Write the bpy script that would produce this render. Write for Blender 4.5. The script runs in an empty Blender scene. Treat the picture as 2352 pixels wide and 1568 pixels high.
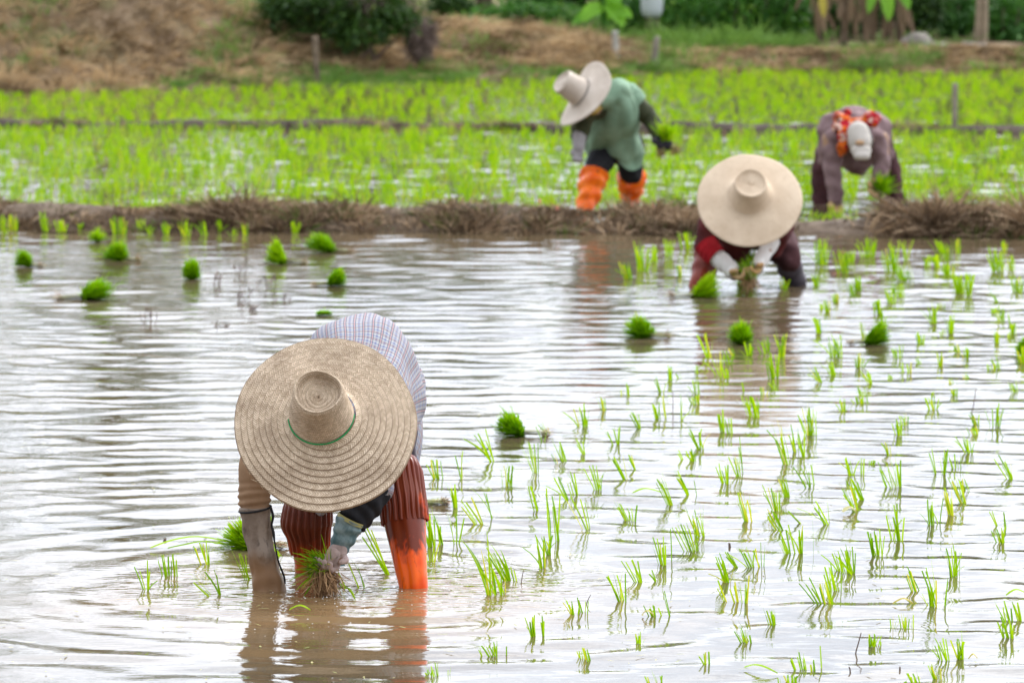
import bpy, math, random
import numpy as np
from mathutils import Vector
random.seed(5)
rng = np.random.default_rng(11)
S = bpy.context.scene
COL = S.collection
PI = math.pi
R = math.radians

# ------------------------------------------------------------------ camera
CAM_H, F, PITCH = 2.06, 10780.0, R(6.0)
cd = bpy.data.cameras.new('camera')
cam = bpy.data.objects.new('camera', cd)
COL.objects.link(cam)
cam.location = (0, 0, CAM_H)
cam.rotation_euler = (R(90) - PITCH, 0, 0)
cd.sensor_width = 36.0
cd.lens = 165.0
cd.clip_start = 0.5
cd.clip_end = 2000
cd.dof.use_dof = True
cd.dof.focus_distance = 12.85
cd.dof.aperture_fstop = 7.1
S.camera = cam

# ------------------------------------------------------------------ world, sun, exposure
SUN_EL, SUN_AZ = R(40), R(32)           # azimuth clockwise from +Y: ahead of the camera, to the right, behind thin cloud
w = bpy.data.worlds.new('World')
S.world = w
w.use_nodes = True
nt = w.node_tree
nt.nodes.clear()
out = nt.nodes.new('ShaderNodeOutputWorld')
bg = nt.nodes.new('ShaderNodeBackground')
sky = nt.nodes.new('ShaderNodeTexSky')
sky.sky_type = 'NISHITA'
sky.sun_disc = False
sky.sun_elevation = SUN_EL
sky.sun_rotation = SUN_AZ
sky.air_density = 1.0
sky.dust_density = 2.0
tc = nt.nodes.new('ShaderNodeTexCoord')
mp = nt.nodes.new('ShaderNodeMapping')
mp.inputs['Scale'].default_value = (1.0, 1.0, 3.2)
cn = nt.nodes.new('ShaderNodeTexNoise')
cn.inputs['Scale'].default_value = 7.5
cn.inputs['Detail'].default_value = 5.0
cn.inputs['Roughness'].default_value = 0.55
cover = nt.nodes.new('ShaderNodeValToRGB')
cover.color_ramp.elements[0].position = 0.33
cover.color_ramp.elements[0].color = (0.62, 0.62, 0.62, 1)
cover.color_ramp.elements[1].position = 0.5
cover.color_ramp.elements[1].color = (1, 1, 1, 1)
shade = nt.nodes.new('ShaderNodeValToRGB')
shade.color_ramp.elements[0].position = 0.35
shade.color_ramp.elements[0].color = (0.58, 0.65, 0.77, 1)
shade.color_ramp.elements[1].position = 0.62
shade.color_ramp.elements[1].color = (0.95, 0.99, 1.06, 1)
up = nt.nodes.new('ShaderNodeVectorMath')
up.operation = 'SCALE'
up.inputs['Scale'].default_value = 13.0
mx = nt.nodes.new('ShaderNodeMix')
mx.data_type = 'RGBA'
L = nt.links.new
L(tc.outputs['Generated'], mp.inputs['Vector'])
L(mp.outputs['Vector'], cn.inputs['Vector'])
L(cn.outputs['Fac'], cover.inputs['Fac'])
L(cn.outputs['Fac'], shade.inputs['Fac'])
L(shade.outputs['Color'], up.inputs[0])
L(cover.outputs['Color'], mx.inputs['Factor'])
# thin cloud scatters forward: brighter round the hidden sun, greyer opposite it
dt = nt.nodes.new('ShaderNodeVectorMath')
dt.operation = 'DOT_PRODUCT'
dt.inputs[1].default_value = (math.sin(SUN_AZ) * math.cos(SUN_EL), math.cos(SUN_AZ) * math.cos(SUN_EL), math.sin(SUN_EL))
gl = nt.nodes.new('ShaderNodeMapRange')
gl.inputs['From Min'].default_value = -0.2
gl.inputs['From Max'].default_value = 0.9
gl.inputs['To Min'].default_value = 0.60
gl.inputs['To Max'].default_value = 1.56
gm = nt.nodes.new('ShaderNodeVectorMath')
gm.operation = 'SCALE'
L(tc.outputs['Generated'], dt.inputs[0])
L(dt.outputs['Value'], gl.inputs['Value'])
L(up.outputs['Vector'], gm.inputs[0])
L(gl.outputs['Result'], gm.inputs['Scale'])
L(sky.outputs['Color'], mx.inputs['A'])
L(gm.outputs['Vector'], mx.inputs['B'])
L(mx.outputs['Result'], bg.inputs['Color'])
bg.inputs['Strength'].default_value = 0.1
L(bg.outputs['Background'], out.inputs['Surface'])

sd = bpy.data.lights.new('sun', 'SUN')
sd.energy = 1.5
sd.angle = R(14)
sd.color = (1.0, 0.955, 0.88)
sun = bpy.data.objects.new('sun', sd)
COL.objects.link(sun)
to_sun = Vector((math.sin(SUN_AZ) * math.cos(SUN_EL), math.cos(SUN_AZ) * math.cos(SUN_EL), math.sin(SUN_EL)))
sun.rotation_euler = to_sun.to_track_quat('Z', 'Y').to_euler()
sun.location = (0, 0, 20)

S.view_settings.view_transform = 'Standard'
S.view_settings.look = 'None'
S.view_settings.exposure = 0.82
S.view_settings.gamma = 1.0
S.view_settings.use_curve_mapping = False
S.cycles.max_bounces = 6
S.cycles.transparent_max_bounces = 4

# ------------------------------------------------------------------ helpers: picture rays to places in the world
_fw = np.array((0, math.cos(PITCH), -math.sin(PITCH)))
_up = np.array((0, math.sin(PITCH), math.cos(PITCH)))
_rt = np.array((1.0, 0, 0))


def ray(u, v):
    return _rt * ((u - 1176) / F) + _up * ((784 - v) / F) + _fw


def W(u, v, y):
    d = ray(u, v)
    return np.array((0, 0, CAM_H)) + d * (y / d[1])


def G(u, v, z=0.0):
    d = ray(u, v)
    return np.array((0, 0, CAM_H)) + d * ((z - CAM_H) / d[2])


# ------------------------------------------------------------------ helpers: nodes and materials
class NT:
    def __init__(self, name):
        self.m = bpy.data.materials.new(name)
        self.m.use_nodes = True
        self.t = self.m.node_tree
        self.p = self.t.nodes['Principled BSDF']
        self.out = self.t.nodes['Material Output']

    def new(self, t, **kw):
        n = self.t.nodes.new(t)
        for k, v in kw.items():
            setattr(n, k, v)
        return n

    def link(self, a, b):
        self.t.links.new(a, b)

    def put(self, sock, v):
        if hasattr(v, 'is_output'):
            self.link(v, sock)
        else:
            sock.default_value = v

    def math(self, op, a, b=0.0, c=0.0, clamp=False):
        n = self.new('ShaderNodeMath', operation=op, use_clamp=clamp)
        self.put(n.inputs[0], a)
        self.put(n.inputs[1], b)
        self.put(n.inputs[2], c)
        return n.outputs[0]

    def mix(self, f, a, b):
        n = self.new('ShaderNodeMix', data_type='RGBA')
        self.put(n.inputs['Factor'], f)
        self.put(n.inputs['A'], a if hasattr(a, 'is_output') else (*a, 1))
        self.put(n.inputs['B'], b if hasattr(b, 'is_output') else (*b, 1))
        return n.outputs['Result']

    def coord(self, which='Object'):
        return self.new('ShaderNodeTexCoord').outputs[which]

    def noise(self, scale, detail=3.0, vec=None, rough=0.55, stretch=None):
        n = self.new('ShaderNodeTexNoise')
        n.inputs['Scale'].default_value = scale
        n.inputs['Detail'].default_value = detail
        n.inputs['Roughness'].default_value = rough
        vec = vec if vec is not None else self.coord()
        if stretch:
            mp_ = self.new('ShaderNodeMapping')
            mp_.inputs['Scale'].default_value = stretch
            self.link(vec, mp_.inputs['Vector'])
            vec = mp_.outputs['Vector']
        self.link(vec, n.inputs['Vector'])
        return n.outputs['Fac']

    def ramp(self, f, lo, hi):
        n = self.new('ShaderNodeMapRange', clamp=True, interpolation_type='SMOOTHSTEP')
        self.put(n.inputs['Value'], f)
        n.inputs['From Min'].default_value = lo
        n.inputs['From Max'].default_value = hi
        return n.outputs['Result']

    def attr(self, name):
        n = self.new('ShaderNodeAttribute')
        n.attribute_name = name
        return n.outputs['Fac']

    def bump(self, h, strength=0.5, dist=0.01):
        n = self.new('ShaderNodeBump')
        n.inputs['Strength'].default_value = strength
        n.inputs['Distance'].default_value = dist
        self.put(n.inputs['Height'], h)
        self.link(n.outputs['Normal'], self.p.inputs['Normal'])

    def set(self, color=None, rough=None, spec=None):
        if color is not None:
            self.put(self.p.inputs['Base Color'], color if hasattr(color, 'is_output') else (*color, 1))
        if rough is not None:
            self.put(self.p.inputs['Roughness'], rough)
        if spec is not None:
            self.p.inputs['Specular IOR Level'].default_value = spec

    def translucent(self, color, fac):
        tr = self.new('ShaderNodeBsdfTranslucent')
        self.put(tr.inputs['Color'], color if hasattr(color, 'is_output') else (*color, 1))
        ms = self.new('ShaderNodeMixShader')
        ms.inputs['Fac'].default_value = fac
        self.link(self.p.outputs['BSDF'], ms.inputs[1])
        self.link(tr.outputs['BSDF'], ms.inputs[2])
        self.link(ms.outputs['Shader'], self.out.inputs['Surface'])


def cloth(name, c1, c2, scale=9.0, rough=0.9, bscale=90.0, bs=0.4, weave=0.0):
    n = NT(name)
    f = n.ramp(n.noise(scale, 4), 0.35, 0.65)
    n.set(n.mix(f, c1, c2), rough, 0.25)
    n.bump(n.noise(bscale, 3), bs, 0.003)
    return n.m


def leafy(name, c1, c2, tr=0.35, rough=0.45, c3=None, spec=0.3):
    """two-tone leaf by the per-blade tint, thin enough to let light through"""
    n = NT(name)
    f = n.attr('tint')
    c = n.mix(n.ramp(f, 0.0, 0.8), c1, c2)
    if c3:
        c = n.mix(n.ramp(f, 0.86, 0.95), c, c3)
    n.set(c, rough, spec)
    if tr:
        n.translucent(c, tr)
    return n.m


M = {}
M['rice'] = leafy('rice_leaf', (0.17, 0.37, 0.002), (0.40, 0.63, 0.003), 0.45, 0.5, (0.62, 0.60, 0.03), 0.1)
M['rice_far'] = leafy('rice_leaf_in_back_paddies', (0.16, 0.35, 0.002), (0.38, 0.61, 0.003), 0.42, 0.5, (0.48, 0.52, 0.02), 0.1)
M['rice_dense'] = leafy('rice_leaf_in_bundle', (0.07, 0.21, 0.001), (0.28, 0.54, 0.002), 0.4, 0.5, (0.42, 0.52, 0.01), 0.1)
M['rice_muddy'] = leafy('rice_leaf_muddy', (0.08, 0.20, 0.004), (0.24, 0.42, 0.008), 0.35, 0.5, (0.42, 0.36, 0.05), 0.1)
M['root'] = leafy('rice_root', (0.15, 0.075, 0.032), (0.42, 0.25, 0.12), 0.0, 0.7)
M['stalk'] = leafy('rice_stalk_base', (0.30, 0.34, 0.10), (0.48, 0.42, 0.18), 0.2, 0.5)
M['dry_grass'] = leafy('dry_grass_blade', (0.15, 0.098, 0.05), (0.55, 0.39, 0.215), 0.2, 0.8, (0.20, 0.26, 0.06), 0.1)
M['bund_grass'] = leafy('dead_bund_grass_blade', (0.10, 0.064, 0.038), (0.42, 0.295, 0.18), 0.1, 0.8, (0.10, 0.13, 0.03), 0.15)
M['weed'] = leafy('green_weed_blade', (0.09, 0.19, 0.03), (0.20, 0.34, 0.06), 0.3, 0.6, None, 0.2)
M['bush'] = leafy('bush_leaf', (0.018, 0.05, 0.008), (0.055, 0.125, 0.014), 0.25, 0.5, (0.14, 0.20, 0.02))
M['tree'] = leafy('tree_leaf', (0.025, 0.075, 0.012), (0.07, 0.17, 0.02), 0.3, 0.5, (0.13, 0.22, 0.02))
M['hedge'] = leafy('hedge_leaf', (0.03, 0.11, 0.012), (0.085, 0.24, 0.025), 0.3, 0.5, (0.16, 0.30, 0.02))
M['banana'] = leafy('banana_leaf', (0.10, 0.30, 0.02), (0.22, 0.48, 0.03), 0.4, 0.4)
M['twig_dry'] = leafy('dry_twig', (0.10, 0.07, 0.06), (0.20, 0.14, 0.115), 0.0, 0.8)
M['dead_leaf'] = leafy('dead_banana_leaf', (0.11, 0.07, 0.045), (0.26, 0.18, 0.11), 0.2, 0.8)
M['yellow_leaf'] = leafy('yellowed_leaf', (0.42, 0.34, 0.04), (0.55, 0.46, 0.08), 0.3, 0.5)
M['stalk_straw'] = cloth('loose_straw', (0.50, 0.38, 0.25), (0.66, 0.52, 0.36), 60, 0.8)
M['froth'] = cloth('froth', (0.55, 0.52, 0.47), (0.65, 0.62, 0.58), 40, 0.25)
M['eggs'] = cloth('snail_eggs', (0.72, 0.22, 0.16), (0.80, 0.30, 0.22), 40, 0.6)
M['bark'] = cloth('bark', (0.10, 0.075, 0.05), (0.22, 0.165, 0.115), 12, 0.9, 30, 0.8)
M['pale_bark'] = cloth('pale_bark', (0.24, 0.19, 0.13), (0.33, 0.26, 0.18), 12, 0.9, 30, 0.8)
M['post'] = cloth('weathered_wood', (0.19, 0.16, 0.13), (0.30, 0.26, 0.21), 14, 0.9, 40, 0.6)
M['post_white'] = cloth('pale_concrete_post', (0.34, 0.32, 0.28), (0.46, 0.44, 0.40), 10, 0.8)
M['tank'] = cloth('pale_tank', (0.50, 0.52, 0.54), (0.58, 0.60, 0.61), 4, 0.5)
M['shed'] = cloth('grey_shed_wall', (0.20, 0.21, 0.21), (0.28, 0.29, 0.29), 2, 0.9)
M['blue'] = cloth('pale_blue_paint', (0.20, 0.32, 0.42), (0.26, 0.38, 0.48), 4, 0.6)
M['spoil'] = cloth('grey_spoil', (0.19, 0.165, 0.14), (0.28, 0.25, 0.21), 6, 0.95, 25, 0.8)
M['skin'] = cloth('skin', (0.30, 0.17, 0.10), (0.36, 0.21, 0.13), 14, 0.55)
M['hair'] = cloth('black_hair', (0.01, 0.009, 0.008), (0.02, 0.017, 0.015), 20, 0.5)


# ---- water: brown silt-laden paddy water, mirror surface
F1X, F1Y = -0.48, 13.05


def water_mat(name, splash):
    n = NT(name)
    pos = n.new('ShaderNodeNewGeometry').outputs['Position']
    f = n.ramp(n.noise(0.9, 3, pos), 0.35, 0.65)
    mud = n.mix(f, (0.085, 0.062, 0.034), (0.115, 0.083, 0.048))
    if splash:                                # silt stirred up round the front farmer's hands and boots
        d0 = n.new('ShaderNodeVectorMath', operation='DISTANCE')
        n.link(pos, d0.inputs[0])
        d0.inputs[1].default_value = (F1X, F1Y - 0.25, 0)
        far_ = n.ramp(n.math('ADD', d0.outputs['Value'], n.math('MULTIPLY', n.noise(3.5, 4, pos), 0.9)), 0.6, 1.7)
        mud = n.mix(far_, (0.21, 0.13, 0.062), mud)
    n.set(mud, 0.015)
    n.p.inputs['IOR'].default_value = 1.333
    small = n.noise(16.0, 3, pos, 0.5, (0.7, 2.2, 1.0))
    h = n.math('MULTIPLY', small, 0.0007)
    for (x, y, r0, r1, a, sc) in splash:
        d = n.new('ShaderNodeVectorMath', operation='DISTANCE')
        n.link(pos, d.inputs[0])
        d.inputs[1].default_value = (x, y, 0)
        k = n.math('SUBTRACT', 1.0, n.ramp(d.outputs['Value'], r0, r1))
        nz = n.noise(sc, 2, pos, 0.5, (0.6, 1.0, 1.0))
        h = n.math('ADD', h, n.math('MULTIPLY', n.math('MULTIPLY', nz, k), a))
    b = n.new('ShaderNodeBump')
    b.inputs['Strength'].default_value = 1.0
    b.inputs['Distance'].default_value = 1.0
    n.link(h, b.inputs['Height'])
    n.link(b.outputs['Normal'], n.p.inputs['Normal'])
    return n.m


M['water'] = water_mat('paddy_water', [(-0.62, 13.05, 0.10, 0.80, 0.012, 15), (-0.25, 13.05, 0.10, 0.7, 0.012, 17), (1.0, 21.7, 0.2, 1.2, 0.016, 9)])
M['water_back'] = water_mat('back_paddy_water', [])

# ---- soil, banks
n = NT('ground_soil')
pos = n.new('ShaderNodeNewGeometry').outputs['Position']
a = n.ramp(n.noise(1.6, 5, pos), 0.38, 0.62)
b = n.ramp(n.noise(0.55, 4, pos), 0.44, 0.6)
n.set(n.mix(b, n.mix(a, (0.13, 0.086, 0.052), (0.25, 0.18, 0.11)), (0.12, 0.15, 0.045)), 0.95, 0.1)
n.bump(n.noise(14, 6, pos), 0.8, 0.03)
M['ground'] = n.m
n = NT('bund_mud')
pos = n.new('ShaderNodeNewGeometry').outputs['Position']
a = n.ramp(n.noise(5, 6, pos), 0.35, 0.65)
n.set(n.mix(a, (0.085, 0.058, 0.038), (0.18, 0.13, 0.09)), 0.85, 0.2)
n.bump(n.noise(20, 6, pos), 0.9, 0.02)
M['bund'] = n.m


M['bund_dark'] = cloth('wet_dark_mud', (0.035, 0.025, 0.018), (0.075, 0.055, 0.042), 6, 0.95, 20, 0.8)


# ---- plaited straw: UV x = arc length in strand widths, UV y = ring number
def straw(name, c1, c2, cdark, plait=True):
    n = NT(name)
    if plait:
        uv = n.new('ShaderNodeUVMap').outputs['UV']
        sp = n.new('ShaderNodeSeparateXYZ')
        n.link(uv, sp.inputs[0])
        fv = n.math('FRACT', sp.outputs['Y'])
        g = n.math('MULTIPLY', n.math('ABSOLUTE', n.math('SUBTRACT', fv, 0.5)), 2.0)
        s = n.math('ADD', sp.outputs['X'], n.math('MULTIPLY', g, 1.15))
        fs = n.math('FRACT', s)
        tri = n.math('MULTIPLY', n.math('ABSOLUTE', n.math('SUBTRACT', fs, 0.5)), 2.0)
        cell = n.new('ShaderNodeCombineXYZ')
        n.link(n.math('FLOOR', s), cell.inputs[0])
        n.link(n.math('FLOOR', n.math('MULTIPLY', sp.outputs['Y'], 2.0)), cell.inputs[1])
        wn = n.new('ShaderNodeTexWhiteNoise', noise_dimensions='2D')
        n.link(cell.outputs[0], wn.inputs['Vector'])
        base = n.mix(wn.outputs['Value'], c1, c2)
        grime = n.ramp(n.noise(9, 6, None, 0.65), 0.42, 0.70)
        base = n.mix(n.math('MULTIPLY', grime, 0.45), base, cdark)
        gap = n.math('MULTIPLY', n.ramp(tri, 0.62, 1.0), 0.55)
        edge = n.math('MULTIPLY', n.math('SUBTRACT', 1.0, n.ramp(n.math('SUBTRACT', 1.0, fv), 0.02, 0.13)), 0.7)
        c = n.mix(n.math('MAXIMUM', gap, edge), base, cdark)
        n.set(c, 0.75, 0.25)
        n.bump(n.math('SUBTRACT', 1.0, n.math('MAXIMUM', tri, edge)), 0.8, 0.002)
    else:
        f = n.ramp(n.noise(9, 5), 0.3, 0.7)
        c = n.mix(f, c1, c2)
        f2 = n.ramp(n.noise(45, 4), 0.5, 0.75)
        n.set(n.mix(n.math('MULTIPLY', f2, 0.3), c, cdark), 0.8, 0.25)
        n.bump(n.noise(120, 2), 0.4, 0.003)
    return n.m


M['straw'] = straw('plaited_straw', (0.56, 0.42, 0.285), (0.80, 0.63, 0.455), (0.17, 0.10, 0.055))
M['straw_tan'] = straw('tan_straw', (0.56, 0.425, 0.295), (0.67, 0.525, 0.375), (0.42, 0.29, 0.175), False)
M['straw_pale'] = straw('pale_straw', (0.50, 0.415, 0.335), (0.60, 0.515, 0.43), (0.36, 0.27, 0.19), False)
M['cord'] = cloth('green_cord', (0.005, 0.26, 0.07), (0.01, 0.34, 0.10), 60, 0.4)
M['black_cord'] = cloth('black_cord', (0.008, 0.008, 0.01), (0.018, 0.018, 0.02), 60, 0.7)


# ---- plaid shirt: UV in metres
def plaid():
    n = NT('plaid_shirt_cloth')
    uv = n.new('ShaderNodeUVMap').outputs['UV']
    sp = n.new('ShaderNodeSeparateXYZ')
    n.link(uv, sp.inputs[0])

    def band(x, period, centre, half, soft=0.03):
        f = n.math('FRACT', n.math('DIVIDE', x, period))
        d = n.math('ABSOLUTE', n.math('SUBTRACT', f, centre))
        return n.math('SUBTRACT', 1.0, n.ramp(d, half, half + soft))
    X, Y = sp.outputs['X'], sp.outputs['Y']
    P = 0.025
    white = (0.365, 0.36, 0.355)
    dash = n.math('MULTIPLY', band(X, P, 0.25, 0.095), n.math('ADD', 0.4, n.math('MULTIPLY', band(Y, 0.0125, 0.5, 0.27), 0.6)))
    c = n.mix(n.math('MULTIPLY', dash, 0.75), white, (0.13, 0.15, 0.25))
    c = n.mix(n.math('MULTIPLY', band(Y, P, 0.3, 0.10), 0.45), c, (0.12, 0.14, 0.28))
    for ctr, col, k in ((0.62, (0.05, 0.05, 0.09), 0.75), (0.74, (0.40, 0.10, 0.08), 0.6), (0.86, (0.05, 0.05, 0.09), 0.75)):
        c = n.mix(n.math('MULTIPLY', band(X, P, ctr, 0.022), k), c, col)
        c = n.mix(n.math('MULTIPLY', band(Y, P, ctr, 0.022), k * 0.8), c, col)
    n.set(c, 0.9, 0.2)
    n.bump(n.noise(160, 2), 0.3, 0.002)
    return n.m


M['plaid'] = plaid()


# ---- rubber boots, muddy above a washed lower shin: object z = height over the water
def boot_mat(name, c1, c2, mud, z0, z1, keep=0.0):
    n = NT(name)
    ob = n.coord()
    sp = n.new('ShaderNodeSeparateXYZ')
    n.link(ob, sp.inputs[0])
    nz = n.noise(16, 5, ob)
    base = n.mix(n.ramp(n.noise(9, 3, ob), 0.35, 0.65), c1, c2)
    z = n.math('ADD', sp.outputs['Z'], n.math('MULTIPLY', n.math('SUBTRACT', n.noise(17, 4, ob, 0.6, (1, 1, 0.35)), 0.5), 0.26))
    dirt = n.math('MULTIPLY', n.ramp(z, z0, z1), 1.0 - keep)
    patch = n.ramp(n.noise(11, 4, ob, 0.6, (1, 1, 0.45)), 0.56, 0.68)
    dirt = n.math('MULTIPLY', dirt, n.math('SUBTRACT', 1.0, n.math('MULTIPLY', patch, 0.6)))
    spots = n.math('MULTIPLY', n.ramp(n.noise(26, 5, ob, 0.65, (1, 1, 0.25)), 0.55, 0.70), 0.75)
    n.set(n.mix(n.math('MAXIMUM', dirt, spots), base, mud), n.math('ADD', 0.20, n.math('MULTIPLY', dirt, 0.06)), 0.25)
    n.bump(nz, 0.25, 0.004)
    return n.m


M['boot'] = boot_mat('orange_rubber_muddied', (0.80, 0.070, 0.002), (0.90, 0.125, 0.003), (0.105, 0.020, 0.007), 0.105, 0.140, 0.08)
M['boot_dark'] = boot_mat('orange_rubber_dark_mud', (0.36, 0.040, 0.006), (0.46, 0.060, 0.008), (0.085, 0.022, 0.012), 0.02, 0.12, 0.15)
M['boot_clean'] = boot_mat('orange_rubber_clean', (0.86, 0.12, 0.006), (0.92, 0.20, 0.01), (0.45, 0.07, 0.01), 0.3, 0.5)
M['boot_red'] = boot_mat('dark_red_boot', (0.22, 0.035, 0.018), (0.30, 0.05, 0.02), (0.18, 0.03, 0.018), 0.0, 0.1)
M['boot_grey'] = cloth('dark_grey_boot', (0.045, 0.038, 0.05), (0.085, 0.07, 0.085), 10, 0.5)


def glove_mat():
    n = NT('mud_coated_glove')
    ob = n.coord()
    sp = n.new('ShaderNodeSeparateXYZ')
    n.link(ob, sp.inputs[0])
    a = n.ramp(n.noise(18, 5, ob), 0.38, 0.62)
    c = n.mix(a, (0.19, 0.142, 0.108), (0.30, 0.24, 0.195))
    blot = n.math('MULTIPLY', n.ramp(n.noise(30, 5, ob, 0.6, (1, 1, 0.6)), 0.53, 0.66), 0.75)
    c = n.mix(blot, c, (0.10, 0.075, 0.06))
    z = n.math('ADD', sp.outputs['Z'], n.math('MULTIPLY', n.noise(20, 3, ob), 0.10))
    wet = n.math('SUBTRACT', 1.0, n.ramp(z, 0.10, 0.17))
    c = n.mix(wet, c, (0.24, 0.135, 0.07))
    n.set(c, n.math('SUBTRACT', 0.8, n.math('MULTIPLY', wet, 0.4)), 0.2)
    n.bump(n.noise(60, 4, ob), 0.4, 0.003)
    return n.m


M['glove'] = glove_mat()
M['glove_camo'] = cloth('blue_green_camouflage_sleeve', (0.08, 0.14, 0.15), (0.24, 0.32, 0.33), 28, 0.85, 120, 0.3)
M['glove_pink'] = cloth('muddy_pink_glove', (0.42, 0.31, 0.28), (0.30, 0.22, 0.19), 30, 0.7, 80, 0.4)
M['brown_sleeve'] = cloth('tan_brown_jersey', (0.27, 0.165, 0.095), (0.33, 0.21, 0.125), 12, 0.95)
M['black'] = cloth('black_cloth', (0.009, 0.009, 0.011), (0.02, 0.019, 0.021), 15, 0.9)
M['dark_trousers'] = cloth('dark_trousers', (0.03, 0.022, 0.03), (0.055, 0.04, 0.05), 12, 0.9)
M['green_tunic'] = cloth('sage_green_tunic', (0.17, 0.265, 0.175), (0.25, 0.365, 0.25), 7, 0.9)
M['olive_sleeve'] = cloth('dark_olive_sleeve', (0.040, 0.045, 0.022), (0.075, 0.078, 0.04), 16, 0.9)
M['navy_glove'] = cloth('dark_navy_glove', (0.02, 0.018, 0.026), (0.045, 0.04, 0.05), 20, 0.8)
M['white_glove'] = cloth('white_sleeve_cotton', (0.62, 0.58, 0.55), (0.70, 0.67, 0.64), 12, 0.9)
M['grey_glove'] = cloth('pale_grey_glove', (0.24, 0.22, 0.22), (0.36, 0.33, 0.33), 12, 0.9)
M['tan_glove'] = cloth('mud_stained_tan_glove', (0.42, 0.24, 0.10), (0.52, 0.34, 0.18), 16, 0.8)
M['maroon'] = cloth('dark_maroon_jersey', (0.055, 0.012, 0.012), (0.10, 0.018, 0.017), 9, 0.95)
M['red_cuff'] = cloth('crimson_cuff', (0.26, 0.005, 0.010), (0.34, 0.008, 0.014), 20, 0.9)
M['scarf_yellow'] = cloth('ochre_scarf', (0.42, 0.27, 0.05), (0.52, 0.36, 0.09), 14, 0.9)
M['scarf_red'] = cloth('red_and_orange_checked_scarf', (0.30, 0.012, 0.018), (0.52, 0.09, 0.012), 26, 0.9)
n = NT('red_and_orange_checked_scarf_cloth')
ob = n.coord()
vo = n.new('ShaderNodeTexVoronoi')
vo.inputs['Scale'].default_value = 38
n.link(ob, vo.inputs['Vector'])
sc_ = n.new('ShaderNodeSeparateColor')
n.link(vo.outputs['Color'], sc_.inputs[0])
c = n.mix(n.ramp(sc_.outputs[0], 0.45, 0.55), (0.36, 0.014, 0.022), (0.55, 0.11, 0.012))
c = n.mix(n.ramp(sc_.outputs[1], 0.72, 0.78), c, (0.07, 0.012, 0.016))
n.set(n.mix(n.ramp(sc_.outputs[2], 0.82, 0.88), c, (0.60, 0.38, 0.30)), 0.95, 0.1)
M['scarf_red'] = n.m
M['mauve_shirt'] = cloth('mauve_grey_shirt', (0.155, 0.095, 0.095), (0.26, 0.175, 0.175), 13, 0.95)
M['cap'] = cloth('off_white_cap', (0.44, 0.395, 0.345), (0.55, 0.50, 0.44), 10, 0.9)
M['cap_mark'] = cloth('brown_cap_badge', (0.40, 0.24, 0.13), (0.48, 0.30, 0.17), 10, 0.9)
M['maroon_trousers'] = cloth('dark_plum_trousers', (0.045, 0.016, 0.018), (0.085, 0.034, 0.036), 12, 0.9)

# ------------------------------------------------------------------ helpers: geometry
ORIG = {}


def props(o, label=None, cat=None, group=None, kind=None):
    if label:
        o['label'] = label
    if cat:
        o['category'] = cat
    if group:
        o['group'] = group
    if kind:
        o['kind'] = kind
    return o


def link_mesh(name, me, mat, parent=None, origin=None):
    if mat is not None:
        me.materials.clear()
        me.materials.append(mat)
    o = bpy.data.objects.new(name, me)
    COL.objects.link(o)
    if parent is not None:
        o.parent = parent
        ORIG[o.name] = ORIG[parent.name]
    else:
        origin = np.zeros(3) if origin is None else np.asarray(origin, float)
        o.location = origin
        ORIG[o.name] = origin
    return o


def empty(name, loc):
    o = bpy.data.objects.new(name, None)
    o.empty_display_size = 0.05
    COL.objects.link(o)
    o.location = loc
    ORIG[o.name] = np.asarray(loc, float)
    return o


class Geo:
    def __init__(self):
        self.v, self.q, self.t, self.uv, self.n, self.has_uv = [], [], [], [], 0, False

    def add(self, v, q, tint=0.5, uv=None):
        v = np.asarray(v, float).reshape(-1, 3)
        q = np.asarray(q, int).reshape(-1, 4)
        self.v.append(v)
        self.q.append(q + self.n)
        self.t.append(np.broadcast_to(np.asarray(tint, float), (len(v),)))
        self.has_uv |= uv is not None
        self.uv.append(np.zeros((len(q) * 4, 2)) if uv is None else np.asarray(uv, float).reshape(-1, 2))     # per loop
        self.n += len(v)

    def build(self, name, mat, parent=None, origin=None, smooth=True, label=None):
        v = np.concatenate(self.v)
        q = np.concatenate(self.q)
        t = np.concatenate(self.t)
        off = ORIG[parent.name] if parent is not None else (np.zeros(3) if origin is None else np.asarray(origin, float))
        me = bpy.data.meshes.new(name)
        me.vertices.add(len(v))
        me.vertices.foreach_set('co', (v - off).astype(np.float32).ravel())
        me.loops.add(len(q) * 4)
        me.loops.foreach_set('vertex_index', q.astype(np.int32).ravel())
        me.polygons.add(len(q))
        me.polygons.foreach_set('loop_start', (np.arange(len(q)) * 4).astype(np.int32))
        me.polygons.foreach_set('use_smooth', np.full(len(q), smooth))
        at = me.attributes.new('tint', 'FLOAT', 'POINT')
        at.data.foreach_set('value', t.astype(np.float32))
        if self.has_uv:
            l = me.uv_layers.new(name='UVMap')
            l.data.foreach_set('uv', np.concatenate(self.uv).astype(np.float32).ravel())
        me.update(calc_edges=True)
        me.validate()
        o = link_mesh(name, me, mat, parent, off if parent is None else None)
        if label:
            o['label'] = label
        return o


def unit(a):
    a = np.asarray(a, float)
    return a / np.maximum(np.linalg.norm(a, axis=-1, keepdims=True), 1e-9)


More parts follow.
